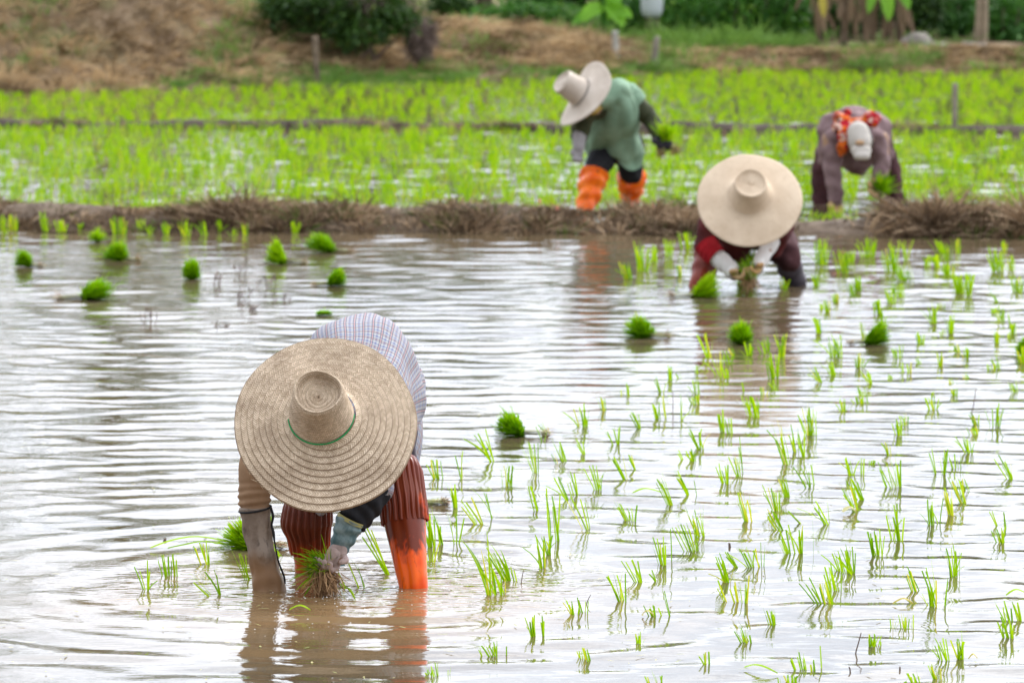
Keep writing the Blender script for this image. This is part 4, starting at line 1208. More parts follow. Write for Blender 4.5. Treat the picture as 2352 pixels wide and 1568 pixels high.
def foliage(geo, c, rad, n, lf, clumps=14, tint=(0.45, 0.25), tw=0.5):
    """leaves in loose clumps on and inside an ellipsoid"""
    c, rad = np.asarray(c, float), np.asarray(rad, float)
    k = unit(rng.normal(0, 1, (clumps, 3))) * rng.uniform(0.45, 0.85, (clumps, 1))
    which = rng.integers(0, clumps, n)
    p = c + (k[which] + rng.normal(0, 0.21, (n, 3))) * rad
    d = unit(rng.normal(0, 0.8, (n, 3)) + unit(p - c) * 0.8 + np.array((0, 0, -0.15)))
    t = np.clip(rng.normal(tint[0], tint[1], n) + (which % 3 - 1) * 0.12, 0, 1)
    blades(geo, p, d, rng.uniform(0.7, 1.3, n) * lf, lf * tw * rng.uniform(0.7, 1.2, n), np.array((0, 0, -0.25)) * lf, 2, 0.15, t, rng.normal(0, 1, (n, 3)))


def tree(label, x, y, hgt, rad, n, lf, mat='tree', trunk=0.06, low=0.35, group='trees and shrubs beyond the bank', name='tree', cat='tree', bark='bark'):
    z0 = float(land(np.array([x]), np.array([y]))[0])
    root = empty(name, (x, y, z0))
    props(root, label, cat, group)
    g = Geo()
    top = hgt * 0.75
    pts = [(x, y, z0 - 0.15), (x + 0.02, y, z0 + 0.3 * top), (x - 0.05, y + 0.05, z0 + 0.65 * top), (x + 0.04, y, z0 + top)]
    tube(g, pts, [trunk * 1.25, trunk, trunk * 0.75, trunk * 0.3], 14, 10, lambda th, s: trunk * 0.08 * np.cos(4 * th + 7 * s))
    for k in range(5):
        a = k * 1.257 + rng.uniform(0, 0.6)
        b0 = np.array(pts[1]) * (1 - k * 0.18) + np.array(pts[3]) * (k * 0.18)
        e = b0 + np.array((math.cos(a) * rad[0] * 0.7, math.sin(a) * rad[1] * 0.7, hgt * rng.uniform(0.15, 0.3)))
        tube(g, [b0, (b0 + e) / 2 + np.array((0, 0, -0.05)), e], [trunk * 0.5, trunk * 0.35, trunk * 0.12], 8, 7)
    g.build('trunk', M[bark], root)
    g = Geo()
    cz = z0 + low + (hgt - low) * 0.5
    foliage(g, (x, y, cz), (rad[0], rad[1], (hgt - low) * 0.55), n, lf, 26)
    g.build('crown', M[mat], root)
    return root


TREES = [  # label, x, y, height, radii, leaves, leaf, material, trunk radius, crown foot
 ('tall dense tree above the left end of the bank', -6.9, 48.0, 8.0, (2.0, 1.8), 3800, 0.17, 'tree', 0.12, 0.7),
 ('spreading tree behind the top of the left bank', -4.3, 49.5, 3.8, (1.3, 1.3), 2600, 0.15, 'tree', 0.10, 0.5),
 ('broad tree behind the dark bush', -2.2, 49.0, 3.1, (1.5, 1.4), 2800, 0.14, 'bush', 0.08, 0.4),
 ('shady tree behind the middle of the mound', -0.3, 48.5, 2.9, (1.2, 1.2), 2600, 0.13, 'tree', 0.07, 0.35),
 ('leafy tree behind the pale drum', 1.3, 49.2, 3.3, (1.3, 1.2), 2600, 0.13, 'hedge', 0.07, 0.4),
 ('green tree rising from the hedge', 2.7, 49.0, 3.0, (1.2, 1.2), 2600, 0.13, 'hedge', 0.07, 0.3),
 ('dark tree behind the dead banana clump', 4.0, 50.0, 3.5, (1.4, 1.3), 2800, 0.14, 'tree', 0.08, 0.5),
 ('tree shading the grey shed', 5.8, 49.5, 3.8, (1.5, 1.4), 2800, 0.14, 'tree', 0.09, 0.6),
]
for lab, x, y, hg, rd, nl, lf, mt, tr, low in TREES:
    tree(lab, x, y, hg, rd, nl, lf, mt, tr, low)
for lab, u, dx in (('slim pale trunked tree, left one of a close pair before the shed', 2243, -0.1), ('slim pale trunked tree, right one of a close pair before the shed', 2257, 0.12)):
    q = W(u, 108, 45.6)
    tree(lab, q[0], 45.6, 2.4, (0.5, 0.5), 600, 0.12, 'tree', 0.030, 1.3, bark='pale_bark')


def shrub(label, x, y, z, rad, n, lf, mat, tint=(0.45, 0.25), clumps=18, name='shrub', stems=5, tw=0.5):
    root = empty(name, (x, y, z))
    props(root, label, 'shrub', 'trees and shrubs beyond the bank')
    g = Geo()
    foliage(g, (x, y, z + rad[2] * 0.9), rad, n, lf, clumps, tint, tw)
    g.build('foliage', M[mat], root)
    g = Geo()
    for _ in range(stems):
        e = np.array((x + rng.normal(0, rad[0] * 0.5), y + rng.normal(0, rad[1] * 0.4), z + rad[2] * rng.uniform(0.8, 1.7)))
        b0 = np.array((x + rng.normal(0, rad[0] * 0.15), y, z - 0.05))
        tube(g, [b0, (b0 + e) / 2 + rng.normal(0, 0.03, 3), e], [0.016, 0.011, 0.004], 8, 6)
    g.build('stems', M['twig_dry'], root)
    return root


def at(u, v, y):
    q = W(u, v, y)
    return q[0], y, float(land(np.array([q[0]]), np.array([y]))[0])



def shrub_at(label, u, v0, v1, y, wpx, n, lf, mat, tint=(0.45, 0.25), tw=0.5, dy=0.3):
    lo, hi = W(u, v0, y), W(u, v1, y)
    rz = (hi[2] - lo[2]) * 0.5
    shrub(label, lo[0], y, lo[2] + rz * 0.1, (wpx * 0.5 * y / F, dy, rz * 0.95), n, lf, mat, tint, tw=tw)


shrub_at('dark green dense bush hanging over the bank behind the wooden post', 845, 140, -20, 41.75, 210, 5200, 0.05, 'bush', dy=0.34)
shrub_at('dark bush on the bank top, left half of the bush clump', 700, 95, -60, 42.1, 230, 4200, 0.05, 'bush', (0.40, 0.25))
shrub_at('purplish brown dry thicket on top of the dark bush', 865, 55, -70, 41.9, 170, 4200, 0.07, 'twig_dry', (0.5, 0.3), 0.14)
shrub_at('dry brown twiggy shrub at the right end of the dark bush', 965, 135, 25, 41.75, 75, 1700, 0.07, 'twig_dry', (0.6, 0.3), 0.14, 0.15)
shrub_at('yellow green shrub on the bank top left of the dark bush', 610, 40, -40, 43.2, 130, 1800, 0.05, 'hedge', (0.8, 0.2))
shrub_at('low green shrub along the top of the left bank', 330, 22, -40, 43.4, 330, 2400, 0.05, 'hedge', (0.6, 0.25))
shrub_at('green shrub at the upper left corner of the bank', 20, 45, -50, 42.6, 110, 1400, 0.05, 'hedge', (0.6, 0.25))
shrub_at('low green shrub behind the mound top', 1200, 62, 0, 45.6, 330, 2400, 0.05, 'hedge', (0.5, 0.25))
for u_, w_, lab_, mt_, ti_ in ((1450, 150, 'deep green shrub behind the young banana plant, right side', 'tree', 0.35), (1560, 170, 'full dark shrub behind the left end of the hedge', 'tree', 0.3),
                               (1700, 180, 'full dark shrub behind the hedge middle', 'tree', 0.3), (1830, 150, 'dark shrub between the hedge and the old banana clump', 'bush', 0.4),
                               (1960, 200, 'dark green shrub behind the old banana clump', 'tree', 0.3), (2110, 130, 'dark green shrub between the banana clump and the shed', 'bush', 0.4),
                               (2310, 150, 'tall dark shrub at the far right edge before the shed', 'tree', 0.35), (1290, 120, 'dark shrub left of the young banana plant', 'tree', 0.35)):
    shrub_at(lab_, u_, 78, -75, 47.0, w_, 2200, 0.06, mt_, (ti_, 0.25))
shrub_at('dark shrub in the gap between bush and mound top', 1030, 45, -40, 45.9, 110, 1500, 0.06, 'bush', (0.3, 0.2))
for u, yy_, ww, hh, lab, tint in ((1470, 46.3, 0.35, 0.26, 'shady green shrub under the pale drum', 0.25), (1570, 46.2, 0.34, 0.34, 'green hedge shrub left of the hedge middle', 0.5),
                           (1680, 46.0, 0.34, 0.40, 'green hedge shrub in the middle of the hedge', 0.6), (1790, 46.0, 0.30, 0.40, 'green hedge shrub draped with vines at the right hedge end', 0.45),
                           (1250, 47.0, 0.5, 0.30, 'dark green shrub behind the young banana plant', 0.25), (2320, 46.4, 0.35, 0.26, 'green shrub at the right edge under the shed', 0.35),
                           (2200, 47.6, 0.30, 0.22, 'dark shrub behind the pale twin trunks', 0.2)):
    x, y, z = at(u, 90, yy_)
    shrub(lab, x, yy_, z, (ww, 0.35, hh), 2200, 0.06, 'hedge', (tint, 0.22))

# a far belt of trees closes the view beyond the named ones
g = Geo()
for k in range(26):
    xx = -26 + k * 2.1 + rng.normal(0, 0.4)
    foliage(g, (xx, 62 + rng.normal(0, 2), 1.7), (1.9, 1.4, 1.7 + rng.uniform(0, 0.8)), 700, 0.30, 12, (0.35, 0.2))
props(g.build('woods', M['tree'], smooth=False), 'dark belt of trees closing the view far behind the paddies', None, None, 'stuff')


def big_leaf(root, p0, p1, wd, sag, mat, name='leaf', label=None):
    p0, p1 = np.asarray(p0, float), np.asarray(p1, float)
    g = Geo()
    n = 10
    t = np.linspace(0, 1, n)
    C = p0 + (p1 - p0) * t[:, None] + np.array((0, 0, 1.0)) * (sag * np.sin(PI * t))[:, None]
    T = unit(np.gradient(C, axis=0))
    sd = unit(np.cross(T, (0.15, -0.9, 0.5)))
    h = (wd * 0.5 * np.sin(PI * np.clip(t * 0.93 + 0.06, 0, 1)) ** 0.6)[:, None]
    dip = np.cross(sd, T) * h * 0.35
    rip = (np.arange(n) % 2 * 0.012)[:, None] * np.array((0, 0, 1.0))
    V = np.stack([C - sd * h + dip + rip, C, C + sd * h + dip - rip], 1)
    i = np.arange(n - 1)[:, None] * 3 + np.arange(2)[None]
    g.add(V, np.stack([i, i + 1, i + 4, i + 3], -1).reshape(-1, 4), rng.uniform(0.2, 1))
    return g.build(name, M[mat], root, label=label)


# young banana plant left of the pale post
y0 = 44.9
x, y, z = at(1388, 110, y0)
root = empty('banana_plant', (x, y0, z))
props(root, 'young banana plant with broad bright leaves behind the pale post', 'banana plant', 'banana plants under the trees')
g = Geo()
tube(g, [(x, y0, z - 0.1), (x, y0, z + 0.2), W(1388, 15, y0), W(1390, -70, y0)], [0.035, 0.032, 0.026, 0.012], 12, 10)
g.build('stem', M['hedge'], root)
for a, b, c, d, wd in ((1386, 20, 1335, 52, 0.16), (1390, 10, 1432, 62, 0.17), (1388, 5, 1425, 8, 0.14), (1386, -5, 1340, -20, 0.14), (1390, -10, 1455, -30, 0.16),
                       (1384, 30, 1312, 60, 0.10), (1392, 40, 1452, 40, 0.12), (1387, -40, 1365, -130, 0.18), (1391, -40, 1425, -140, 0.18)):
    big_leaf(root, W(a, b, y0), W(c, d, y0 - 0.12), wd, 0.05, 'banana')
# mature banana clump with hanging dead leaves
y0 = 45.4
x, y, z = at(1965, 100, y0)
root = empty('banana_plant', (x, y0, z))
props(root, 'old banana clump with brown hanging dead leaves right of the hedge', 'banana plant', 'banana plants under the trees')
for u in (1880, 1935, 1985, 2030, 2062):
    xx = W(u, 100, y0)[0]
    g = Geo()
    tube(g, [(xx, y0, z - 0.1), (xx + 0.02, y0, z + 0.3), (xx + rng.normal(0, 0.06), y0 + 0.05, z + 1.3)], [0.040, 0.036, 0.026], 12, 10, lambda th, s: 0.004 * np.cos(5 * th + 9 * s))
    g.build('stem', M['bark'], root)
for k in range(44):
    u = rng.uniform(1865, 2085)
    a = W(u, rng.uniform(-60, 20), y0 - rng.uniform(0, 0.15))
    b = a + np.array((rng.normal(0, 0.06), -0.05, -rng.uniform(0.15, 0.4)))
    b[2] = max(b[2], z + 0.02)
    big_leaf(root, a, b, rng.uniform(0.03, 0.075), 0.02, 'dead_leaf', 'dead_leaf')
for a, b, c, d, wd in ((2030, -40, 2042, 48, 0.14), (2060, -30, 2088, 22, 0.12), (2010, -30, 1995, 32, 0.10), (2050, -60, 2100, -50, 0.2), (1990, -60, 1940, -70, 0.2)):
    big_leaf(root, W(a, b, y0 - 0.2), W(c, d, y0 - 0.3), wd, 0.03, 'banana')
big_leaf(root, W(1886, -10, y0 - 0.2), W(1892, 40, y0 - 0.28), 0.08, 0.02, 'yellow_leaf', 'leaf', 'yellowed banana leaf hanging at the left')

# pale drum, spoil heap, shed
x, y, z = at(1497, 50, 45.7)
root = empty('drum', (x, y, z))
props(root, 'pale grey rounded drum standing behind the grass under the trees', 'drum')
g = Geo()
hb = W(1497, 40, y)[2] - z
tube(g, [(x, y, z + hb), (x, y, z + hb + 0.03), (x, y, z + hb + 0.12), (x, y, z + hb + 0.5), (x, y, z + hb + 0.58)], [0.07, 0.095, 0.108, 0.105, 0.08], 20, 24)
g.build('barrel', M['tank'], root)
g = Geo()
for a in range(3):
    px, py = x + 0.06 * math.cos(a * 2.1 + 0.4), y + 0.06 * math.sin(a * 2.1 + 0.4)
    tube(g, [(px, py, z - 0.05), (px, py, z + hb + 0.02)], [0.015, 0.015], 4, 8)
g.build('stand', M['bark'], root)

x, y, z = at(2125, 105, 45.0)
caps_ = [((x - 0.2, y, z - 0.08), 0.12, (x - 0.06, y + 0.05, z - 0.02), 0.17), ((x, y, z - 0.08), 0.17, (x + 0.25, y, z - 0.1), 0.13), ((x + 0.25, y, z - 0.1), 0.13, (x + 0.42, y - 0.05, z - 0.06), 0.07)]
props(blob(caps_, 0.02, 'dirt_mound', M['spoil'], None, (x, y, z), 3, 0.012, 30), 'heap of grey dug earth right of the old banana clump', 'dirt mound')
x, y, z = at(2230, 108, 44.7)
caps_ = [((x - 0.06, y, z), 0.05, (x + 0.1, y, z), 0.05)]
props(blob(caps_, 0.015, 'dirt_mound', M['spoil'], None, (x, y, z), 2, 0.008, 40), 'small lump of earth at the foot of the pale twin trunks', 'dirt mound')


def box(geo, lo, hi):
    lo, hi = np.asarray(lo, float), np.asarray(hi, float)
    V = np.array([[(lo, hi)[i][0], (lo, hi)[j][1], (lo, hi)[k][2]] for i in (0, 1) for j in (0, 1) for k in (0, 1)])
    geo.add(V, [(0, 1, 3, 2), (4, 6, 7, 5), (0, 4, 5, 1), (2, 3, 7, 6), (0, 2, 6, 4), (1, 5, 7, 3)])


y0 = 52.0
xa, xb, xc = W(2085, 0, y0)[0], W(2268, 0, y0)[0], W(2420, 0, y0)[0]
root = empty('shed', (xb, y0, 0.2))
props(root, 'grey walled shed with an open dark bay behind the right hand trees', 'shed')
g = Geo()
box(g, (xb, y0, 0.1), (xc, y0 + 0.1, 2.2))
g.build('wall', M['shed'], root, smooth=False)
g = Geo()
box(g, (xa, y0 + 2.6, 0.1), (xc, y0 + 2.7, 2.2))
g.build('back_wall', M['bark'], root, smooth=False)
g = Geo()
box(g, (xa - 0.3, y0 - 0.4, 2.2), (xc + 0.3, y0 + 3.0, 2.28))
g.build('roof', M['shed'], root, smooth=False)
for u in (2095, 2150, 2262):
    xx = W(u, 0, y0)[0]
    g = Geo()
    box(g, (xx - 0.04, y0 - 0.06, 0.1), (xx + 0.04, y0 - 0.002, 2.197))
    g.build('post', M['bark'], root, smooth=False)
g = Geo()
zb = W(2130, 12, y0 - 0.1)[2]
box(g, (W(2085, 0, y0)[0], y0 - 0.1, zb - 0.02), (W(2180, 0, y0)[0], y0 - 0.07, zb + 0.02))
g.build('rail', M['blue'], root, smooth=False, label='pale blue rail across the open bay')
# ------------------------------------------------------------------ the four farmers
def frame(axis, ref=(1, 0, 0)):
    a = unit(np.asarray(axis, float))
    ex = unit(np.asarray(ref, float) - a * (a @ np.asarray(ref, float)))
    ey = np.cross(a, ex)
    return ex, ey, a


def lathe(geo, c, fr, prof, nth, pitch, ringw, wob=None, shape=None):
    """prof rows: r, z, ring coordinate; UV x counts strands along the ring, UV y counts rings"""
    ex, ey, ez = fr
    prof = np.asarray(prof, float)
    th = np.linspace(0, 2 * PI, nth + 1)
    r, z, s = prof[:, :1], prof[:, 1:2], prof[:, 2:3]
    rr = r * (1 if shape is None else shape(th[None, :], r))
    zz = z + (0 if wob is None else wob(th[None, :], r))
    zz = zz * np.ones_like(rr * th[None, :])
    rr = rr * np.ones_like(zz)
    rr[:, -1], zz[:, -1] = rr[:, 0], zz[:, 0]
    V = c + (rr * np.cos(th))[..., None] * ex + (rr * np.sin(th))[..., None] * ey + zz[..., None] * ez
    rc = np.abs(np.interp((np.floor(s) + 0.5).ravel(), s.ravel(), r.ravel()))[:, None]
    UV = np.stack(np.broadcast_arrays(th[None, :] * np.round(rc * 2 * PI / pitch) / (2 * PI), s), -1)
    m = nth + 1
    i = np.arange(len(prof) - 1)[:, None] * m + np.arange(nth)[None]
    Q = np.stack([i, i + 1, i + m + 1, i + m], -1).reshape(-1, 4)
    # each quad takes the strand count of its inner row so strands do not shear between rings
    th0 = th / (2 * PI)
    cnt = np.round(rc * 2 * PI / pitch).ravel()
    uvq = np.zeros((len(prof) - 1, nth, 4, 2))
    for k in range(len(prof) - 1):
        uvq[k, :, 0] = np.stack([th0[:-1] * cnt[k], np.full(nth, prof[k, 2])], 1)
        uvq[k, :, 1] = np.stack([th0[1:] * cnt[k], np.full(nth, prof[k, 2])], 1)
        uvq[k, :, 2] = np.stack([th0[1:] * cnt[k], np.full(nth, prof[k + 1, 2])], 1)
        uvq[k, :, 3] = np.stack([th0[:-1] * cnt[k], np.full(nth, prof[k + 1, 2])], 1)
    geo.add(V, Q, 0.5, uvq.reshape(-1, 2))


def hat(parent, c, axis, Rb, r_base, r_top, ch, mat, droop=0.02, wobble=0.008, ringw=0.0172, pitch=0.0085, cord=None, fine=True, seed=0, ref=(1, 0, 0), label=None, curl=0.0, ca=0.0, oval=0.0, dent=0.016, cx=0.0):
    fr = frame(axis, ref)
    c = np.asarray(c, float)
    sub = (0.0, 0.10, 0.5, 0.9, 0.985) if fine else (0.0, 0.5)

    def wob(th, r):
        q = np.clip((r - r_base) / (Rb - r_base), 0, 1)
        return wobble * q ** 1.5 * (np.cos(2 * th + seed) + 0.5 * np.cos(3 * th + 2.1 * seed + 1) + 0.25 * np.cos(5 * th + seed)) + curl * q ** 1.6 * np.cos(2 * (th - ca))

    def shape(th, r):
        q = np.clip((r - r_base) / (Rb - r_base), 0, 1)
        return 1 + q * (oval * np.sin(th) ** 2 + 0.012 * np.cos(2 * th + 0.6 + seed) + 0.010 * np.cos(3 * th + 1.9 + seed) + 0.004 * np.cos(7 * th))
    prof = []
    nr = int(round((Rb - r_base) / ringw))
    rw = (Rb - r_base) / nr
    for k in range(nr):
        for f in sub:
            r = r_base + (k + f) * rw
            q = (r - r_base) / (Rb - r_base)
            z = 0.022 * math.exp(-(r - r_base) / 0.012) - droop * q ** 1.4
            z += (0.0043 * (f - 0.5) if fine else 0)
            prof.append((r, z, k + f))
    prof.append((Rb, -droop, nr - 0.001))
    top = np.array(prof)
    under = top[::-1].copy()[:: (3 if fine else 1)]
    under[:, 1] -= 0.006
    under[:, 2] = nr + 1 + (top[-1, 2] - under[:, 2])
    full = np.vstack([top, [[Rb + 0.0015, -droop - 0.003, nr - 0.0005]], under])
    g = Geo()
    lathe(g, c, fr, full, 200 if fine else 96, pitch, rw, wob, shape)
    hb = g.build('straw_hat', M[mat], parent, label=label)
    # crown: dented flat top, rolled shoulder, flaring side
    outl = [(0.0015, ch - dent), (r_top * 0.45, ch - dent * 0.95), (r_top * 0.78, ch - dent * 0.72), (r_top * 0.93, ch - 0.001), (r_top * 1.0, ch + 0.001), (r_top * 1.06, ch - 0.010)]
    for t in np.linspace(0.12, 1, 9):
        outl.append((r_top * 1.06 + (r_base + 0.003 - r_top * 1.06) * t ** 1.25, (ch - 0.010) * (1 - t) + 0.018 * t))
    o = catmull(np.array([(a, b, 0) for a, b in outl]), 120 if fine else 50)[:, :2]
    arc = np.concatenate([[0], np.cumsum(np.linalg.norm(np.diff(o, axis=0), axis=1))])
    rw2 = ringw * 0.72
    s = arc / rw2
    if fine:
        nrm = np.stack([np.gradient(o[:, 1]), -np.gradient(o[:, 0])], 1)
        nrm = -nrm / np.maximum(np.linalg.norm(nrm, axis=1, keepdims=True), 1e-6)
        o = o + nrm * (0.0045 * ((s % 1.0) - 0.5))[:, None]
        o[:, 0] = np.maximum(o[:, 0], 0.001)
    cc_ = c + fr[0] * cx
    g = Geo()
    lathe(g, cc_, fr, np.column_stack([o, s]), 120 if fine else 64, pitch * 0.85, rw2, lambda th, r: 0.004 * np.cos(2 * th + seed + 0.5), lambda th, r: 1 + 0.02 * np.cos(2 * th + seed) + 0.01 * np.cos(3 * th))
    g.build('crown', M[mat], hb)
    if cord:
        th = np.linspace(PI * 1.02, PI * 1.98, 40)
        rc = r_base + 0.0062
        ex, ey, ez = fr
        pts = cc_ + (rc * np.cos(th))[:, None] * ex + (rc * np.sin(th))[:, None] * ey + (0.020 + 0.006 * np.cos(th + 0.4))[:, None] * ez
        g = Geo()
        tube(g, pts, [0.0021] * 40, 120, 6, None, False, ref=tuple(ez))
        g.build('hat_cord', M[cord], hb)
    return hb


def limb(*pts):
    """chain of tapered segments: (p, r), (p, r), ..."""
    return [(pts[i][0], pts[i][1], pts[i + 1][0], pts[i + 1][1]) for i in range(len(pts) - 1)]


def hand_caps(wrist, knuckle, ref, curl=1.0, s=1.0, thumb_side=1, spread=0.016):
    """palm, four bent fingers of unequal length and a thumb leaving the side of the palm"""
    wrist, knuckle = np.asarray(wrist, float), np.asarray(knuckle, float)
    T = unit(knuckle - wrist)
    ref = np.asarray(ref, float)
    P = unit(ref - T * (ref @ T))             # direction the palm faces
    Sd = np.cross(T, P)
    caps_ = []
    for k in (-1, 0, 1):
        caps_.append((wrist + Sd * k * 0.012 * s, 0.018 * s, knuckle + Sd * k * 0.022 * s, 0.014 * s))
    for k, ln in zip((-1.5, -0.5, 0.5, 1.5), (0.066, 0.076, 0.072, 0.056)):
        b0 = knuckle + Sd * k * spread * s * 1.15
        a1 = 0.5 * curl
        d1 = T * math.cos(a1) + P * math.sin(a1)
        m1 = b0 + d1 * ln * 0.45 * s
        a2 = a1 + 0.9 * curl
        d2 = T * math.cos(a2) + P * math.sin(a2)
        m2 = m1 + d2 * ln * 0.32 * s
        a3 = a2 + 0.7 * curl
        d3 = T * math.cos(a3) + P * math.sin(a3)
        m3 = m2 + d3 * ln * 0.25 * s
        caps_ += limb((b0, 0.0092 * s), (m1, 0.0088 * s), (m2, 0.0080 * s), (m3, 0.0070 * s))
    t0 = wrist + (knuckle - wrist) * 0.25 + Sd * thumb_side * 0.026 * s
    t1 = t0 + (T * 0.55 + Sd * thumb_side * 0.7 + P * 0.35) * 0.034 * s
    t2 = t1 + (T * 0.75 + P * 0.65) * 0.030 * s
    caps_ += limb((t0, 0.0125 * s), (t1, 0.0105 * s), (t2, 0.0085 * s))
    return caps_


def head_caps(c, upv, face, s=1.0):
    c, upv = np.asarray(c, float), unit(np.asarray(upv, float))
    face = np.asarray(face, float)
    f = unit(face - upv * (face @ upv))
    sd = np.cross(upv, f)
    k = [(c + upv * 0.030 * s, 0.078 * s, c - upv * 0.015 * s + f * 0.012 * s, 0.072 * s),
         (c - upv * 0.02 * s + f * 0.02 * s, 0.060 * s, c - upv * 0.075 * s + f * 0.034 * s, 0.036 * s),       # jaw, chin
         (c - upv * 0.010 * s + f * 0.082 * s, 0.009 * s, c - upv * 0.036 * s + f * 0.096 * s, 0.013 * s),     # nose
         (c - upv * 0.060 * s + f * 0.070 * s - sd * 0.018 * s, 0.009 * s, c - upv * 0.060 * s + f * 0.070 * s + sd * 0.018 * s, 0.009 * s)]  # mouth
    for e in (-1, 1):
        k.append((c + sd * e * 0.074 * s + upv * 0.006 * s, 0.012 * s, c + sd * e * 0.074 * s - upv * 0.028 * s, 0.010 * s))               # ears
        k.append((c + upv * 0.008 * s + f * 0.072 * s + sd * e * 0.018 * s, 0.009 * s, c + upv * 0.008 * s + f * 0.070 * s + sd * e * 0.040 * s, 0.009 * s))  # brows
    return k


def eyes_and_hair(parent, c, upv, face, s=1.0):
    c, upv = np.asarray(c, float), unit(np.asarray(upv, float))
    face = np.asarray(face, float)
    f = unit(face - upv * (face @ upv))
    sd = np.cross(upv, f)
    for e in (-1, 1):
        q = c - upv * 0.006 * s + f * 0.078 * s + sd * e * 0.029 * s
        blob([(q - sd * 0.004, 0.008 * s, q + sd * 0.004, 0.008 * s)], 0.004, 'eye', M['hair'], parent, None, 1)
    blob([(c + upv * 0.030 * s - f * 0.008, 0.080 * s, c - upv * 0.02 * s - f * 0.022 * s, 0.074 * s)], 0.010, 'hair', M['hair'], parent, None, 2)


def wrinkle(a, n1=3, n2=11, ph=0.0):
    return lambda th, s: a * (np.sin(s * n2 * 2 + 1.6 * np.sin(th + ph) + ph) * (0.6 + 0.4 * np.cos(th * 2 + ph)) + 0.5 * np.sin(n1 * th + s * 5 + ph))


# ======================= front farmer: plaid shirt, big plaited hat, orange boots
B = np.array((-0.45, 13.05, 0.0))
hipA, hipB = W(768, 868, 13.44), W(880, 885, 13.40)
pel, chest, neck = W(828, 868, 13.44), W(775, 945, 13.10), W(752, 985, 12.94)
ax = unit(np.array((-0.02, -0.83, 0.555)))
hatc = W(748, 960, 12.72)
headc = hatc - ax * 0.035
face = np.array((0, -0.55, -0.83))
shA, shB = W(618, 1010, 13.02), W(862, 1035, 13.05)
elA, wrA = W(586, 1155, 12.99), W(617, 1330, 12.97)
elB, wrB = W(846, 1168, 13.00), W(779, 1258, 12.95)
knA, ftA = W(708, 1185, 13.27), W(716, 1325, 13.31)
knB, ftB = W(917, 1100, 13.16), W(951, 1366, 13.02)
dn = np.array((0, 0.02, -0.20))
handB_k = W(752, 1300, 12.93)
handA_k = W(622, 1440, 12.95)
body = []
body += limb((hipA, 0.095), (hipB, 0.095))
body += limb((pel, 0.125), ((pel + chest) / 2, 0.115), (chest, 0.115), (neck, 0.05), (headc - ax * 0.05, 0.05))
body += limb((chest, 0.09), (shA, 0.05), (elA, 0.036), (wrA, 0.028)) + limb((chest, 0.09), (shB, 0.05), (elB, 0.032), (wrB, 0.018))
body += limb((hipA, 0.085), (knA, 0.045), (ftA, 0.033), (ftA + dn, 0.034), (ftA + dn + (0, -0.12, -0.01), 0.03))
body += limb((hipB, 0.085), (knB, 0.045), (ftB, 0.030), (ftB + dn, 0.034), (ftB + dn + (0.02, -0.12, -0.01), 0.03))
body += head_caps(headc, ax, face)
body += limb((wrA, 0.028), (W(621, 1385, 12.955), 0.022)) + hand_caps(W(621, 1385, 12.955), handA_k, (0.4, -1, 0), 0.5, 0.95, 1)
body += hand_caps(W(778, 1262, 12.935), W(756, 1296, 12.905), (-0.5, -0.70, -0.5), 1.0, 0.80, -1, 0.0185)
p1 = blob(body, 0.006, 'person', M['skin'], None, B, 3)
props(p1, 'person bent double in plaid shirt, huge plaited straw hat and muddy orange boots, planting rice', 'person', 'farmers planting rice')
eyes_and_hair(p1, headc, ax, face)

g = Geo()
fold = lambda th, s: 0.007 * np.sin(5 * th + 6 * s) + 0.011 * (np.abs(np.sin(s * 12 + 2.0 * np.cos(th - 0.4))) - 0.5) * (0.45 + 0.55 * np.cos(th - 0.2)) + 0.006 * (np.abs(np.sin(5 * th - 9 * s)) - 0.5)
rings = [(W(842, 905, 13.60), 0.105, 0.115), (W(828, 898, 13.55), 0.166, 0.186), (W(829, 896, 13.45), 0.178, 0.219), (W(825, 906, 13.33), 0.180, 0.218), (W(822, 925, 13.20), 0.160, 0.17),
         (W(785, 955, 13.07), 0.165, 0.12), (W(757, 985, 12.96), 0.085, 0.075)]
tube(g, [r[0] for r in rings], [(r[1], r[2]) for r in rings], 60, 72, fold, True)
g.build('shirt', M['plaid'], p1)
g = Geo()
tube(g, [W(885, 930, 13.38), W(890, 985, 13.33), W(893, 1040, 13.27), W(902, 1080, 13.23)], [(0.100, 0.12), (0.100, 0.12), (0.090, 0.11), (0.070, 0.09)], 24, 40, lambda th, s: 0.006 * np.sin(6 * th + 3 * s) * s, True)
g.build('shirt_tail', M['plaid'], p1)
g = Geo()
tube(g, [W(735, 1090, 13.22), W(737, 1150, 13.20), W(737, 1184, 13.19)], [(0.062, 0.03), (0.050, 0.022), (0.006, 0.008)], 16, 28, None, False)
g.build('shirt_front_tail', M['plaid'], p1, label='dark plaid shirt front hanging between the legs')
for a, b, c, r0, r1 in ((shA, (shA + elA) / 2 + (0.005, 0, 0.0), 0, 0.075, 0.060), (shB, shB * 0.2 + elB * 0.8 + (0.018, 0, 0), 0, 0.068, 0.044)):
    g = Geo()
    tube(g, [chest * 0.45 + a * 0.55, a, b], [0.09, r0, r1], 20, 32, wrinkle(0.004), True)
    g.build('shirt_sleeve', M['plaid'], p1)
